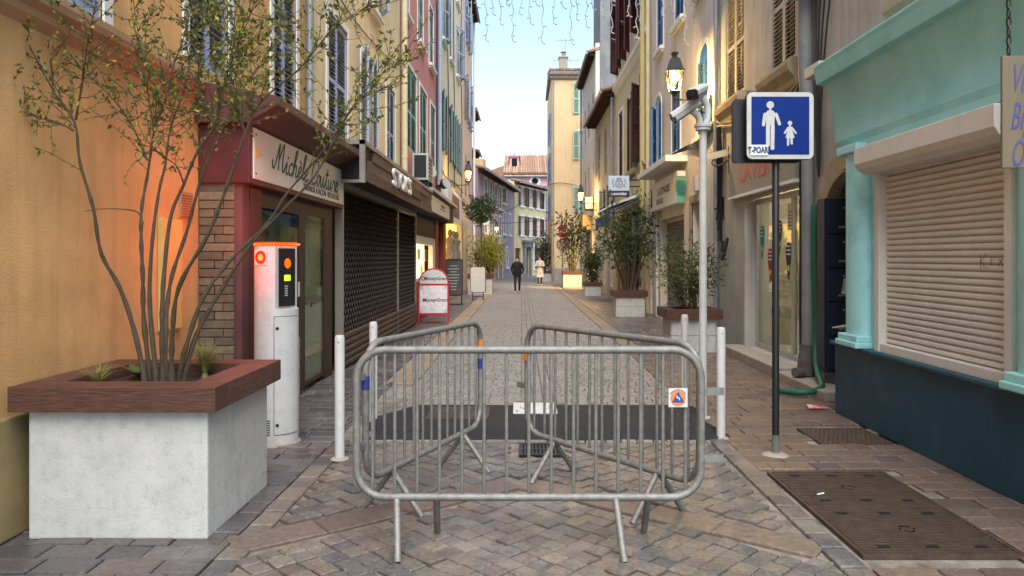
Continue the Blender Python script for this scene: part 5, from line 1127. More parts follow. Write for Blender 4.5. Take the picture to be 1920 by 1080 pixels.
p0 = pd(931, 440, 50); lantern('small lit lantern far down the left side by the mauve building', (p0.x, 50, p0.z), -1, .45, 15)
p0 = pd(1020, 452, 62); lantern('unlit black lantern in front of the pink house far away', (p0.x, 62, p0.z), 1, .9, 0, False)
t = thing('spotlight', 'small lit spotlight under the amber fascia aimed at the yellow planter', 'spotlight', (3.22, 38.0, 3.2))
b = MB(); b.lathe([(.05, 0), (.09, -.05), (.1, -.2), (.085, -.2), (.08, -.17), (0, -.17)], n=14); b.build('housing', m_black, t, smooth=True)
b = MB(); b.tube([(0, 0, -.02), (.2, 0, .05), (.5, 0, .1)], .02, 6); b.build('arm', m_black, t)
b = MB(); b.lathe([(.078, -.175), (.078, -.172)], n=14); b.build('lens', m_lamp, t)
sp = bpy.data.lights.new('spotlight_beam', 'SPOT'); sp.energy = 420; sp.color = (1, .66, .24); sp.spot_size = R(75); sp.spot_blend = .6; sp.shadow_soft_size = .08
spo = bpy.data.objects.new('spotlight_beam', sp); COL.objects.link(spo); spo.location = (3.2, 37.95, 2.9); spo.rotation_euler = (Vector((3.2, 37.95, 2.9)) - Vector((2.6, 39.9, .3))).to_track_quat('Z', 'Y').to_euler()
# ---- notice boards
t = thing('pavement_board', 'red and white arched pavement board beside the grille shop', 'pavement sign', (-2.13, 18.1, 0), R(4))
m_rb = mat('red_board_frame', (170, 24, 36), .45, .08, 4, .02)
def arched(w, z0, z1, zt, n=12): return [(-w, z0), (w, z0), (w, z1)] + [(w * math.cos(math.pi * i / n), z1 + (zt - z1) * math.sin(math.pi * i / n)) for i in range(1, n)] + [(-w, z1)]
TL = Matrix.Rotation(R(-9), 4, 'X')
for k, (sg_, nm) in enumerate(((1, 'front_panel'), (-1, 'rear_panel'))):
    M = Matrix.Translation((0, -.2 if sg_ > 0 else .2, 0)) @ Matrix.Rotation(R(-8 * sg_), 4, 'X')
    b = MB(); b.prism(arched(.37, .22, 1.0, 1.36), -.012, .012, 'y', M=M); o = b.build(nm, m_rb, t, bevel=.006)
    b = MB()
    for sx in (-.34, .34): b.box(sx - .02, sx + .02, -.015, .015, .0, .24, M=M)
    b.build('legs', m_rb, o)
    if sg_ > 0:
        b = MB(); b.prism(arched(.33, .98, 1.02, 1.32), -.016, -.0125, 'y', M=M); hd = b.build('header', m_wpaint, o)
        b = MB(); b.box(-.33, .33, -.016, -.0125, .27, .93, M=M); ps = b.build('poster', mat('crumpled_poster', (216, 206, 208), .35, .12, 4, .8, 9, bdist=.05), o)
        text('MoneyGram', .115, hd, M @ face(.05, -.018, 1.1), m_black, shear=.2, extrude=.001, bold=.002); text('MoneyGram', .12, ps, M @ face(.04, -.018, .58), m_black, shear=.2, extrude=.001, bold=.002)
        b = MB(); b.tube([M @ Vector((-.25 + .045 * math.cos(q), -.018, 1.11 + .045 * math.sin(q))) for q in [R(40 + 28 * i) for i in range(11)]], .012, 5); b.build('logo_swirl', m_rb, hd)
        for sx in (-.29, .29):
            for z in (.31, .89): b = MB(); b.prism([(sx - .04, z - .04), (sx + .04, z - .04), (sx + .04, z + .04), (sx - .04, z + .04)], -.019, -.0165, 'y', M=M); b.build('corner_clip', m_acg, ps)
t = thing('menu_board', 'dark slate menu board standing behind the red pavement board', 'menu board', (-2.3, 25.4, 0))
b = MB(); b.prism(rrect(-.3, .3, .3, 1.55, .06), -.02, .02, 'y'); o = b.build('board', m_black, t); b = MB(); b.prism(rrect(-.27, .27, .34, 1.5, .04), -.026, -.021, 'y'); o2 = b.build('slate', mat('slate', (86, 84, 80), .8, .15, 5, .05), o)
for k in range(9): b = MB(); w = random.uniform(.1, .22); b.box(-w, w * .8, -.03, -.0265, .5 + k * .1, .53 + k * .1); b.build('chalk_line', m_acg, o2)
b = MB(); b.box(-.28, -.24, -.02, .02, 0, .3); b.box(.24, .28, -.02, .02, 0, .3); b.box(-.3, .3, -.2, .2, 0, .03); b.build('stand', m_black, t)
t = thing('blank_board', 'blank white rounded board on a black stand in front of the ball tree', 'pavement sign', (-1.66, 28.4, 0))
b = MB(); b.prism(rrect(-.3, .3, .26, 1.26, .07), -.03, .03, 'y'); o = b.build('frame', m_black, t); b = MB(); b.prism(rrect(-.275, .275, .285, 1.235, .06), -.037, -.031, 'y'); b.build('white_face', m_wpaint, o)
b = MB()
for sx in (-.2, .2): b.box(sx - .02, sx + .02, -.02, .02, 0, .26); b.box(sx - .02, sx + .02, -.22, .22, 0, .03)
b.box(-.18, .18, -.012, .012, .1, .13); b.build('stand', m_black, t)
# ---- stop sign and no stopping sign on one post
t = thing('stop_sign', 'red stop sign above a round no stopping sign by the far planter', 'road sign', (gp(1052, 538)[0] + .1, 41.2, 0))
b = MB(); b.tube([(0, 0, 0), (0, 0, 3.9)], .035, 10); b.build('post', m_pipe, t)
b = MB(); b.prism(arc(0, 3.05, .4, 22.5, 382.5, 8)[:-1], -.06, -.04, 'y'); o = b.build('stop_plate', m_wht, t); b = MB(); b.prism(arc(0, 3.05, .37, 22.5, 382.5, 8)[:-1], -.066, -.061, 'y'); o2 = b.build('red_field', m_rb, o); text('STOP', .27, o2, face(0, -.068, 3.05), m_wht, bold=.008, extrude=.002)
b = MB(); b.prism(arc(0, 2.3, .33, 0, 360, 24)[:-1], -.06, -.04, 'y'); o = b.build('round_plate', m_rb, t); b = MB(); b.prism(arc(0, 2.3, .27, 0, 360, 24)[:-1], -.066, -.061, 'y'); o2 = b.build('pale_field', m_acg, o); b = MB(); b.box(-.27, .27, -.07, -.067, -.03, .03, M=Matrix.Translation((0, 0, 2.3)) @ Matrix.Rotation(R(45), 4, 'Y')); b.build('red_bar', m_rb, o2)
# ---- pharmacy style oval sign
t = thing('oval_sign', 'white rounded sign with a dark green oval beside the ball tree', 'shop sign', (pd(903, 412, 40).x, 40, pd(903, 412, 40).z))
b = MB(); b.prism(rrect(-.42, .42, -.28, .28, .2), -.05, .05, 'y'); o = b.build('panel', m_wht, t); b = MB(); b.prism(rrect(-.34, .34, -.17, .17, .165), -.058, -.051, 'y'); b.build('green_oval', mat('bottle_green', (20, 70, 60), .5, .1, 4, 0), o); b = MB(); b.tube([(-.42, 0, .1), (-.85, 0, .1)], .02, 6); b.build('bracket', m_black, t)
# ---- slatted lamp bracket on the grey wall
t = thing('slatted_bracket', 'small slatted metal canopy on a scroll bracket left of the blue sign', 'bracket', (3.62, 13.4, 3.3), 0)
for k in range(7): b = MB(); b.box(-.45, .1, -.02 + .0, .02, -.008, .008, M=Matrix.Translation((-.05 + .02 * k, -.12 + k * .04, .1 + .025 * k)) @ Matrix.Rotation(R(-14), 4, 'Y')); b.build('slat', m_cpipe, t)
b = MB(); b.tube(smooth_path([(.1, 0, .05), (-.1, 0, -.06), (-.2, 0, -.02), (-.18, 0, .05), (-.12, 0, .04), (-.13, 0, 0)], 5), .01, 6); b.tube([(.1, 0, -.2), (.1, 0, .3)], .012, 6); b.build('scroll', m_black, t)
# ================================================================ planters and plants
m_wood2 = mat('oiled_board', (84, 54, 40), .6, .6, 7, .4, 20, stretch=(1.2, 8, 12), dirt=.3, dirtcol=(50, 30, 22))
m_wood3 = mat('oiled_board_side', (90, 58, 46), .6, .55, 7, .4, 20, stretch=(8, 1.2, 12), dirt=.25, dirtcol=(56, 34, 26))
def planter(label, loc, w, d, hb, rh, over, bw, rounded=False, m=None):
    t = thing('planter_box', label, 'planter', loc, 0, 'planter boxes along the street'); m = m or m_concrete; W, Dp = w / 2, d / 2
    b = MB()
    if rounded:
        b.prism([(x, y) for x, y in rrect(-W, W, -Dp, Dp, .05, 4)], 0, hb * .48, 'z'); b.prism([(x, y) for x, y in rrect(-W, W, -Dp, Dp, .05, 4)], hb * .49, hb, 'z')
        b.build('base', m, t, bevel=.01)
    else:
        b.box(-W, W, -Dp, Dp, -.005, hb); b.build('base', m, t, bevel=.012)
    a, c, z0, z1 = W + over, Dp + over, hb - .012, hb - .012 + rh
    for x0, x1, y0, y1, mm in ((-a, a, -c, -c + bw, m_wood2), (-a, a, c - bw, c, m_wood2), (-a, -a + bw, -c + bw + .004, c - bw - .004, m_wood3), (a - bw, a, -c + bw + .004, c - bw - .004, m_wood3)):
        q = MB(); q.box(x0, x1, y0, y1, z0, z1); q.build('rim_board', mm, t, bevel=.005)
    b = MB(); b.box(-a + bw, a - bw, -c + bw, c - bw, hb - .01, hb + rh * .35); b.build('soil', m_soil, t)
    return t, hb + rh * .35
def leaves_mesh(P, Dr, S, name, m, wid=.42, fold=.25):
    """P points, Dr directions, S lengths -> one mesh of folded two-triangle leaves"""
    P, Dr, S = np.array(P, float), np.array(Dr, float), np.array(S, float)[:, None]; n = len(P)
    Dr /= np.linalg.norm(Dr, axis=1, keepdims=True) + 1e-9
    rv = rng.normal(size=(n, 3)); sd_ = np.cross(Dr, rv); sd_ /= np.linalg.norm(sd_, axis=1, keepdims=True) + 1e-9; nr = np.cross(sd_, Dr)
    a = P; tip = P + Dr * S; l = P + Dr * S * .45 + sd_ * S * wid * .5 + nr * S * fold * .3; r_ = P + Dr * S * .45 - sd_ * S * wid * .5 + nr * S * fold * .3; mid = P + Dr * S * .5
    V = np.stack([a, l, tip, r_], 1).reshape(-1, 3); k = (np.arange(n) * 4)[:, None]
    Fc = np.concatenate([k + np.array([[0, 2, 1]]), k + np.array([[0, 3, 2]])], 0)
    me = bpy.data.meshes.new(name); me.from_pydata(V.tolist(), [], Fc.tolist()); me.materials.append(m); return me
def leafmat(name, stops):
    m = mat(name, (90, 110, 50), .55, .1, 20, 0, rand=stops, spec=.4); p_ = m.node_tree.nodes['Principled BSDF']
    t = m.node_tree; tl = t.nodes.new('ShaderNodeBsdfTranslucent'); mx = t.nodes.new('ShaderNodeMixShader'); mx.inputs[0].default_value = .35
    src = p_.inputs['Base Color'].links[0].from_socket; t.links.new(src, tl.inputs[0]); t.links.new(p_.outputs[0], mx.inputs[1]); t.links.new(tl.outputs[0], mx.inputs[2]); t.links.new(mx.outputs[0], t.nodes['Material Output'].inputs[0])
    return m
m_lf = leafmat('olive_leaf', [(0, (68, 80, 42)), (.4, (104, 114, 54)), (.75, (136, 138, 62)), (.9, (170, 160, 60)), (1, (216, 186, 66))])
m_ld = leafmat('dark_leaf', [(0, (34, 48, 34)), (.5, (56, 74, 48)), (1, (88, 104, 62))])
m_ln = leafmat('nandina_leaf', [(0, (44, 58, 34)), (.5, (76, 92, 50)), (.85, (98, 108, 58)), (1, (136, 70, 44))])
m_ly = leafmat('lamp_tinted_leaf', [(0, (120, 130, 40)), (.5, (176, 176, 60)), (1, (214, 200, 84))])  # lantern light put into the leaf colours as yellow
pl0, zs0 = planter('big pale concrete planter with dark wooden rim in the left foreground', (-2.297, 4.75, 0), 1.02, 1.0, .745, .142, .072, .2)
# ---- multi stem shrub, stems followed from the photo
STEMS = [
 [(272, 712), (252, 620), (225, 540), (190, 475), (175, 390), (150, 305), (140, 230), (100, 170), (50, 75), (15, 5), (0, -60)],
 [(142, 225), (155, 150), (165, 75), (180, 0), (190, -70)],
 [(138, 245), (105, 228), (70, 220), (20, 195), (5, 165)],
 [(100, 170), (95, 115), (75, 60), (45, 0)],
 [(282, 712), (270, 600), (268, 520), (265, 450), (266, 390), (278, 320), (290, 240), (310, 190), (325, 125), (350, 50), (360, -40)],
 [(289, 245), (280, 190), (265, 100), (250, 0), (245, -60)],
 [(276, 300), (250, 240), (215, 190), (165, 140), (95, 95)],
 [(294, 712), (283, 600), (281, 530), (288, 430), (300, 350), (310, 310), (320, 240), (350, 150), (372, 0), (380, -60)],
 [(306, 712), (304, 620), (306, 540), (315, 440), (325, 390), (345, 345), (370, 285), (400, 240), (415, 175), (440, 100), (470, 25), (490, -50)],
 [(310, 712), (312, 600), (322, 520), (350, 435), (370, 360), (382, 320), (412, 250), (450, 175), (500, 100), (540, 20), (560, -40)],
 [(322, 712), (323, 640), (335, 540), (390, 440), (425, 350), (460, 250), (490, 190), (560, 130), (620, 60), (690, 10)],
 [(334, 712), (349, 650), (380, 560), (430, 490), (500, 420), (540, 360), (600, 290), (650, 220), (700, 150), (745, 120)],
 [(343, 712), (368, 630), (405, 560), (470, 460), (525, 400), (590, 330), (625, 265), (665, 195), (720, 165)],
 [(268, 420), (258, 398), (225, 392), (185, 392), (160, 396)],
 [(345, 345), (330, 310), (300, 290), (282, 270)], [(460, 250), (440, 190), (430, 120), (440, 40)], [(412, 250), (380, 200), (372, 120), (390, 20)],
]
tr_ = thing('multi_stem_shrub', 'tall multi stemmed shrub with small olive leaves growing in the big planter', 'shrub', (-2.297, 4.75, zs0 - .02))
inv = Matrix.Translation((2.297, -4.75, -(zs0 - .02)))
LP, LD, LS = [], [], []; tw = MB()
lean = [-.25, -.3, -.2, -.15, .1, .15, -.05, .25, -.15, .3, -.3, .05, -.2, 0, -.1, -.3, .3]
for k, st_ in enumerate(STEMS):
    pts = smooth_path([pd(x, y, 4.75 + .13 * math.sin(k * 2.3) + lean[k] * max(0, (712 - y)) / 500 + .04 * math.sin(k * 2 + i)) for i, (x, y) in enumerate(st_)], 5)
    main = st_[0][1] > 700; n_ = len(pts); r0 = .018 if main else .0075
    if main: pts[0] = Vector((pts[0].x, pts[0].y, zs0 - .03))
    b = MB(); b.tube([inv @ p_ for p_ in pts], [max(.0028, r0 * (1 - .93 * (i / n_) ** .8) * (1 + .16 * math.sin(i * 1.9) + .1 * math.sin(i * 4.3 + k))) for i in range(n_)], 7); b.build('stem', m_bark, tr_, smooth=True)
    for i, p_ in enumerate(pts[1:], 1):
        ypx = VY - (p_.z - H) / p_.y * F
        xpx = VX + p_.x / p_.y * F
        dens = 0 if ypx > 330 else (.3 if ypx > 250 else (.9 if ypx > 150 else 1.25))
        if xpx < 230: dens *= .45
        if not main: dens *= 1.1
        for _ in range(int(dens * 2 + random.random())):
            d0 = (pts[min(i + 1, n_ - 1)] - pts[i - 1]).normalized(); dv = (d0 * .6 + Vector((random.gauss(0, .7), random.gauss(0, .5), random.gauss(.25, .5)))).normalized()
            L_ = random.uniform(.12, .5); q = p_.copy(); path = [q.copy()]; ns = max(3, int(L_ / .045))
            for j in range(ns):
                dv = (dv + Vector((random.gauss(0, .14), random.gauss(0, .14), random.gauss(.02, .12)))).normalized(); q = q + dv * (L_ / ns); path.append(q.copy())
                for s_ in range(random.choice((1, 2, 2))):
                    LP.append(inv @ q); LD.append(dv * .7 + Vector(rng.normal(size=3)) * .75); LS.append(random.uniform(.028, .048))
            tw.tube([inv @ p2 for p2 in path], [max(.001, .0028 * (1 - .7 * j / len(path))) for j in range(len(path))], 4, cap=False)
tw.build('twigs', m_bark, tr_, kind='stuff', norm=False)
link('foliage', leaves_mesh(LP, LD, LS, 'foliage', m_lf, .48), tr_, 'stuff')
def grass(label, loc, n, h, spread, m, name='grass_tuft'):
    b = MB()
    for i in range(n):
        a = random.uniform(0, 6.28); r_ = random.uniform(.2, 1) * spread; hh = h * random.uniform(.6, 1.1); w = .0028
        d = Vector((math.cos(a), math.sin(a), 0)); s_ = Vector((-d.y, d.x, 0)) * w; p_ = [d * (r_ * t * t) + Vector((0, 0, hh * (t - .35 * t ** 3))) for t in (0, .35, .7, 1)]
        vs = []
        for j, q in enumerate(p_): k = 1 - j / 3.2; vs += [q - s_ * k, q + s_ * k]
        b.add(vs, [(2 * j, 2 * j + 1, 2 * j + 3, 2 * j + 2) for j in range(3)])
    t = thing(name, label, 'plant', loc); b.build('blades', m, t, kind='stuff', norm=False); q = MB(); q.lathe([(.03, 0), (.012, .04)], n=8); q.build('crown', m, t); return t
m_gr = leafmat('straw_grass', [(0, (120, 124, 60)), (.6, (160, 152, 90)), (1, (190, 176, 120))])
grass('fine straw coloured grass tuft right of the shrub stems', (-2.12, 5.0, zs0), 260, .36, .3, m_gr); grass('spiky pale green grass tuft at the front of the big planter', (-2.62, 4.62, zs0), 110, .22, .3, m_gr)
t = thing('leafy_plant', 'small broad leaved green plant left of the shrub stems', 'plant', (-2.5, 4.95, zs0))
for k in range(7):
    a = k * .9; L_ = random.uniform(.16, .24); d = Vector((math.cos(a) * .6, math.sin(a) * .6, .6)).normalized(); s_ = d.cross(Vector((0, 0, 1))).normalized(); vs = []; 
    for j in range(5): u = j / 4; w = .055 * math.sin(math.pi * (.12 + .86 * u)); c_ = d * (L_ * u) - Vector((0, 0, .05 * u * u)); vs += [c_ - s_ * w, c_, c_ + s_ * w]
    b = MB(); b.add(vs, [f for j in range(4) for f in ((3 * j, 3 * j + 1, 3 * j + 4, 3 * j + 3), (3 * j + 1, 3 * j + 2, 3 * j + 5, 3 * j + 4))]); b.build('leaf', leafmat('broad_leaf', [(0, (60, 84, 40)), (1, (90, 120, 60))]), t, smooth=True, norm=False)
def bush(name, label, loc, h, rad, nst, per, ls, m, low=.25, gs=.12, stemr=.012, wid=.45, droop=0., grp=None):
    t = thing(name, label, 'plant', loc, 0, grp); P, D_, S_ = [], [], []; b = MB()
    for k in range(nst):
        a = random.uniform(0, 6.28); rr = rad * math.sqrt(random.random()) * .95; hh = h * random.uniform(.6, 1.0); top = Vector((math.cos(a) * rr, math.sin(a) * rr * .8, hh)); b0 = Vector((math.cos(a) * rad * .12, math.sin(a) * rad * .12, -.02))
        pts = smooth_path([b0, b0.lerp(top, .4) + Vector((random.gauss(0, .05), random.gauss(0, .05), hh * .08)), b0.lerp(top, .75) + Vector((random.gauss(0, .06), random.gauss(0, .06), .02)), top], 4)
        b.tube(pts, [max(.003, stemr * (1 - .75 * i / len(pts))) for i in range(len(pts))], 5)
        for _ in range(per):
            u = low + (1 - low) * random.random() ** .8; p_ = pts[min(len(pts) - 1, int(u * (len(pts) - 1)))]; o = Vector(rng.normal(size=3)) * gs; P.append(p_ + o); D_.append(o.normalized() + Vector((0, 0, .2 - droop)) + Vector(rng.normal(size=3)) * .4); S_.append(ls * random.uniform(.6, 1.25))
    b.build('stems', m_bark, t, smooth=True); link('foliage', leaves_mesh(P, D_, S_, 'foliage', m, wid), t, 'stuff'); return t
pl1, z1_ = planter('planter with dark wood rim just left of the laundry, nearest on the right', (2.9, 12.95, 0), .78, .8, .58, .16, .08, .16, True)
bush('nandina_bush', 'bushy green shrub with reddish tips in the nearest right planter', (2.9, 12.95, z1_), 1.25, .62, 24, 85, .085, m_ln, .2, .11, wid=.34)
pl2, z2_ = planter('second planter on the right, in front of the white pilasters', (2.94, 20.5, 0), .8, .8, .56, .16, .06, .16, True)
bush('mahonia_shrub', 'tall layered dark green shrub in the second right planter', (2.94, 20.5, z2_), 2.75, .8, 17, 75, .17, m_ld, .35, .16, .02, .3, .2)
pl3, z3_ = planter('third planter on the right holding a slim dark bush', (2.98, 31.4, 0), .68, .7, .45, .14, .05, .12, True)
bush('slim_bush', 'slim dense dark bush in the third right planter', (2.98, 31.4, z3_), 1.6, .38, 20, 110, .1, m_ld, .05, .12)
pl4, z4_ = planter('planter lit yellow by the lantern next to the stop sign', (2.72, 40.4, 0), 1.0, 1.0, .72, .18, .03, .16)
bush('magnolia_tree', 'open dark leaved young tree in the yellow lit planter', (2.72, 40.4, z4_), 3.6, .85, 13, 55, .2, m_ld, .15, .22, .03, .5)
pl5, z5_ = planter('small far planter at the corner of the orange building', (1.5, 49.5, 0), 1.0, .8, .6, .12, .05, .12)
bush('corner_bush', 'dark bush in the small far planter by the orange corner', (1.5, 49.5, z5_), 2.5, .6, 16, 90, .16, m_ld, .1, .2)
pl6, z6_ = planter('far left planter holding the ball tree behind the blank board', (-1.8, 33, 0), 1.05, 1.0, .7, .2, .04, .16)
t = thing('ball_tree', 'small standard tree with a round dark crown on a thin trunk', 'tree', (-1.8, 33, z6_))
b = MB(); b.tube([(0, 0, -.02), (.03, 0, 1.2), (0, 0, 2.6)], [.035, .03, .025], 8)
for k in range(9): a = k * .7; b.tube([(0, 0, 2.3 + .05 * k), (.35 * math.cos(a), .35 * math.sin(a), 2.8 + .05 * k)], [.02, .006], 5)
b.build('trunk', m_bark, t, smooth=True); v = rng.normal(size=(2600, 3)); v /= np.linalg.norm(v, axis=1, keepdims=True); rr = (rng.random((2600, 1)) ** .4) * (1 + .3 * np.sin(v[:, :1] * 6 + v[:, 2:] * 5 + 1) + .15 * np.sin(v[:, 1:2] * 11)); P = v * rr * np.array([[.62, .6, .58]]) + np.array([[0, 0, 2.95]])
link('crown', leaves_mesh(P, v + rng.normal(size=v.shape) * .5, rng.uniform(.08, .15, 2600), 'crown', m_ld), t, 'stuff')
bush('lamp_tinted_shrub', 'leafy shrub behind the ball tree, leaves coloured yellow green for the left lantern light', (-1.75, 36.2, 0), 2.9, .75, 22, 110, .15, m_ly, .45, .2, .02)
# ================================================================ people
def person(label, loc, rz, J, E_, rad, regions, mats, scale=1.):
    t = thing('person', label, 'person', loc, rz)
    me = bpy.data.meshes.new('body'); names = list(J); me.from_pydata([J[n] for n in names], [(names.index(a), names.index(c)) for a, c in E_], []); o = bpy.data.objects.new('body', me); COL.objects.link(o)
    sk = o.modifiers.new('s', 'SKIN'); ss = o.modifiers.new('d', 'SUBSURF'); ss.levels = ss.render_levels = 2
    for i, n in enumerate(names): me.skin_vertices[0].data[i].radius = rad[n]; me.skin_vertices[0].data[i].use_root = (n == 'pelvis')
    bpy.context.view_layer.update(); dg = bpy.context.evaluated_depsgraph_get(); m2 = bpy.data.meshes.new_from_object(o.evaluated_get(dg)); bpy.data.objects.remove(o)
    m2.materials.clear()
    for m in mats: m2.materials.append(m)
    for p_ in m2.polygons: p_.material_index = regions(p_.center); p_.use_smooth = True
    link('body', m2, t); t.scale = (scale,) * 3; return t
m_skin = mat('skin', (206, 160, 134), .6, .05, 5, 0); m_blk = mat('black_jacket', (24, 24, 28), .85, .2, 8, .2, 60); m_trs = mat('dark_trousers', (34, 34, 40), .85, .2, 8, .1); m_shoe = mat('pale_shoes', (210, 206, 200), .6, .1, 5, 0); m_card = mat('grey_cardigan', (196, 188, 178), .95, .12, 12, .3, 120); m_hair = mat('dark_hair', (30, 24, 20), .7, .2, 20, .2)
def skeleton(arms, legs):
    J = {'pelvis': (0, 0, .93), 'waist': (0, .0, 1.08), 'chest': (0, 0, 1.29), 'upper': (0, .01, 1.4), 'neck': (0, 0, 1.47), 'head': (0, -.02, 1.57), 'crown': (0, -.005, 1.67), 'nose': (0, -.105, 1.56)}
    Rd = {'pelvis': (.16, .12), 'waist': (.14, .11), 'chest': (.16, .12), 'upper': (.1, .08), 'neck': (.055, .055), 'head': (.082, .095), 'crown': (.06, .07), 'nose': (.014, .02)}
    E_ = [('pelvis', 'waist'), ('waist', 'chest'), ('chest', 'upper'), ('upper', 'neck'), ('neck', 'head'), ('head', 'crown'), ('head', 'nose')]
    for s_, nm in ((-1, 'l'), (1, 'r')):
        for part, pos, r_ in (('hip', (s_ * .095, 0, .86), .095), ('knee', legs[nm][0], .062), ('ankle', legs[nm][1], .042), ('toe', legs[nm][2], .035)): J[nm + part] = pos; Rd[nm + part] = (r_, r_)
        for part, pos, r_ in (('shoulder', (s_ * .185, 0, 1.38), .072), ('elbow', arms[nm][0], .052), ('wrist', arms[nm][1], .034), ('palm', arms[nm][2], .03)): J[nm + part] = pos; Rd[nm + part] = (r_, r_)
        E_ += [('pelvis', nm + 'hip'), (nm + 'hip', nm + 'knee'), (nm + 'knee', nm + 'ankle'), (nm + 'ankle', nm + 'toe'), ('upper', nm + 'shoulder'), (nm + 'shoulder', nm + 'elbow'), (nm + 'elbow', nm + 'wrist'), (nm + 'wrist', nm + 'palm')]
        pw, pp = Vector(arms[nm][1]), Vector(arms[nm][2]); d = (pp - pw).normalized(); s2 = d.cross(Vector((0, -1, 0))); s2 = s2.normalized() if s2.length > .1 else Vector((0, 0, 1))
        for f_ in range(4): k = nm + 'f%d' % f_; J[k] = tuple(pp + d * (.06 + .012 * (1.5 - abs(f_ - 1.5))) + s2 * (.018 * (f_ - 1.5)) + Vector((0, -.008, 0))); Rd[k] = (.009, .009); E_.append((nm + 'palm', k))
        k = nm + 'thumb'; J[k] = tuple(pw.lerp(pp, .5) + s2 * .05 + d * .02); Rd[k] = (.009, .009); E_.append((nm + 'wrist', k))
    return J, E_, Rd
J, E_, Rd = skeleton({'l': ((-.27, .03, 1.12), (-.22, -.06, .92), (-.17, -.1, .86)), 'r': ((.27, .03, 1.12), (.22, -.06, .92), (.17, -.1, .86))}, {'l': ((-.1, -.1, .48), (-.09, -.1, .09), (-.1, -.24, .035)), 'r': ((.1, .0, .47), (.09, .2, .12), (.1, .12, .04))})
rg = lambda c: 0 if (c.z > 1.47 and c.y < .03) else (1 if c.z > .84 else (2 if c.z > .09 else 3))
t = person('person in a black jacket walking towards the camera, hands in pockets', (-.19, 33.4, 0), 0, J, E_, Rd, rg, [m_skin, m_blk, m_trs, m_shoe], .965)
b = MB(); b.lathe([(.17, .8), (.185, .9), (.178, 1.1), (.19, 1.3), (.15, 1.42), (.075, 1.5)], n=20); b.v = [(x * 1.1, y * .82, z) for x, y, z in b.v]; b.build('jacket', m_blk, t, smooth=True)
b = MB(); b.lathe([(.088, 1.56), (.1, 1.62), (.085, 1.69), (.0, 1.725)], (0, .01, 0), 16); b.build('hair', m_hair, t, smooth=True)
b = MB(); b.lathe([(.1, 1.42), (.11, 1.48), (.095, 1.52)], (0, .03, 0), 14); b.build('hood', m_blk, t, smooth=True)
J, E_, Rd = skeleton({'l': ((-.25, -.04, 1.12), (-.02, -.2, 1.14), (.07, -.2, 1.17)), 'r': ((.25, -.04, 1.12), (.02, -.22, 1.2), (-.07, -.22, 1.19))}, {'l': ((-.1, .02, .48), (-.1, .14, .1), (-.1, .05, .04)), 'r': ((.1, -.1, .48), (.09, -.1, .085), (.1, -.23, .035))})
rg = lambda c: 0 if (c.z > 1.46 and c.y < .03) else (1 if c.z > .9 else (2 if c.z > .09 else 3))
t = person('person in a long pale grey cardigan with arms crossed', (1.03, 42.3, 0), R(-6), J, E_, Rd, rg, [m_skin, m_card, m_trs, m_shoe], .985)
b = MB(); b.lathe([(.24, .5), (.215, .7), (.19, .95), (.168, 1.1), (.182, 1.3), (.14, 1.42), (.075, 1.5)], n=24); b.v = [(x * 1.0, y * .8 + .02, z) for x, y, z in b.v]; b.build('cardigan', m_card, t, smooth=True)
b = MB(); b.lathe([(.095, 1.46), (.105, 1.58), (.1, 1.66), (.07, 1.72), (.0, 1.735)], (0, .028, 0), 16); b.build('hair', m_hair, t, smooth=True)
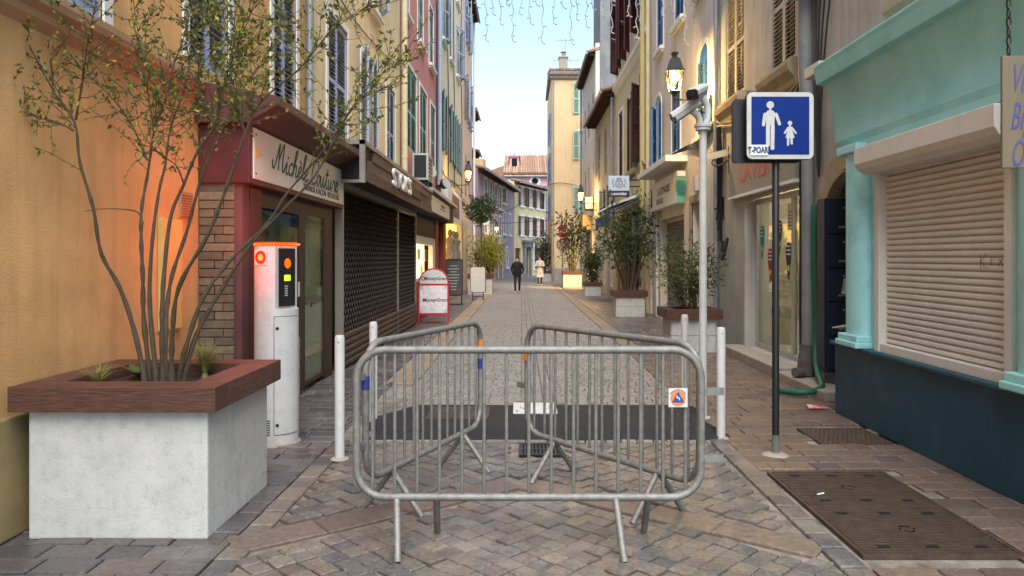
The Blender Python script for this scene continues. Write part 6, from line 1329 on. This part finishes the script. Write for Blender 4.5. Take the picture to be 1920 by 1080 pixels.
# ================================================================ overhead lights, wires, antennas
m_ice = mat('pale_cable', (150, 164, 178), .6, .05, 6, 0)
t = thing('icicle_garland', 'string of icicle lights hanging across the street against the sky', 'fairy lights', (0, 16, 7.3))
b = MB(); b.tube(smooth_path([(-2.9, 0, .35), (-1, 0, .0), (1, 0, -.02), (3.7, 0, .3)], 6), .012, 6); b.build('wire', m_ice, t)
ST_ = [(910, 75), (925, 26), (937, 45), (961, 76), (978, 26), (990, 44), (1018, 80), (1040, 44), (1055, 14), (1070, 82), (1081, 36), (1101, 50), (1112, 16), (950, 8), (1004, 10), (1128, 30), (1145, 60), (1193, 70), (1178, 30), (1200, 48), (1292, 30), (1307, 45), (1283, 82), (1318, 40), (1262, 22), (1240, 30), (880, 30), (893, 12)]
for x, y in ST_:
    top = pd(x, -22, 16) - Vector((0, 16, 7.3)); bot = pd(x + random.uniform(-4, 4), y, 16) - Vector((0, 16, 7.3)); n = max(4, int((top.z - bot.z) / .11)); b = MB()
    pts = [top.lerp(bot, i / n) + Vector((.025 * math.sin(i * 1.9 + x), .02 * math.cos(i * 1.3 + x), 0)) for i in range(n + 1)]; b.tube(pts, .012, 5)
    for p_ in pts[1::2]: a = random.uniform(0, 6.28); e = p_ + Vector((.07 * math.cos(a), .04 * math.sin(a), -.02)); b.tube([p_, e], [.009, .017], 5)
    b.tube([pts[-1], pts[-1] + Vector((.07, 0, -.03))], [.009, .018], 5); b.build('strand', m_ice, t)
def wire(label, pts, r=.012, name='overhead_cable'): b = MB(); b.tube(smooth_path(pts, 6), r, 5); tag(b.build(name, m_black, smooth=True), label, 'cable')
wire('thin cable crossing the street in front of the far yellow building, upper', [pd(892, 405, 44), pd(960, 392, 46), pd(1034, 345, 47.8), pd(1092, 350, 47.8)], .02); wire('thin cable crossing the street in front of the far yellow building, lower', [pd(900, 418, 50), pd(960, 418, 49), pd(1036, 412, 47.8)], .018)
def antenna(label, base, h, bars):
    t = thing('tv_antenna', label, 'antenna', base); b = MB(); b.tube([(0, 0, 0), (0, 0, h)], .025, 6); b.build('mast', m_pipe, t); b = MB()
    for z, l, n in bars:
        b.tube([(-l / 2, 0, z), (l / 2, 0, z)], .018, 5)
        for i in range(n): x = -l / 2 + l * i / (n - 1); b.tube([(x, -.25, z), (x, .25, z)], .012, 4); b.tube([(x, 0, z - .12), (x, 0, z + .12)], .012, 4)
    b.build('elements', m_pipe, t)
antenna('tv antenna standing on the orange building roof beside the chimney', (2.95, 50, 13.7), 2.6, [(2.45, 1.1, 5), (1.1, 1.6, 4)]); antenna('faint tv antenna on the skyline above the pink house', (1.1, 97, 14.6), 2.6, [(2.4, 1.6, 6), (1.8, 1.0, 4)])

b = MB(); b.tube([(0, 0, .014), (.055, .03, .014)], .005, 6); o = tag(b.build('cigarette_end', m_wht), 'white cigarette end lying on the large ribbed iron cover', 'cigarette'); o.location = (1.98, 5.0, 0)
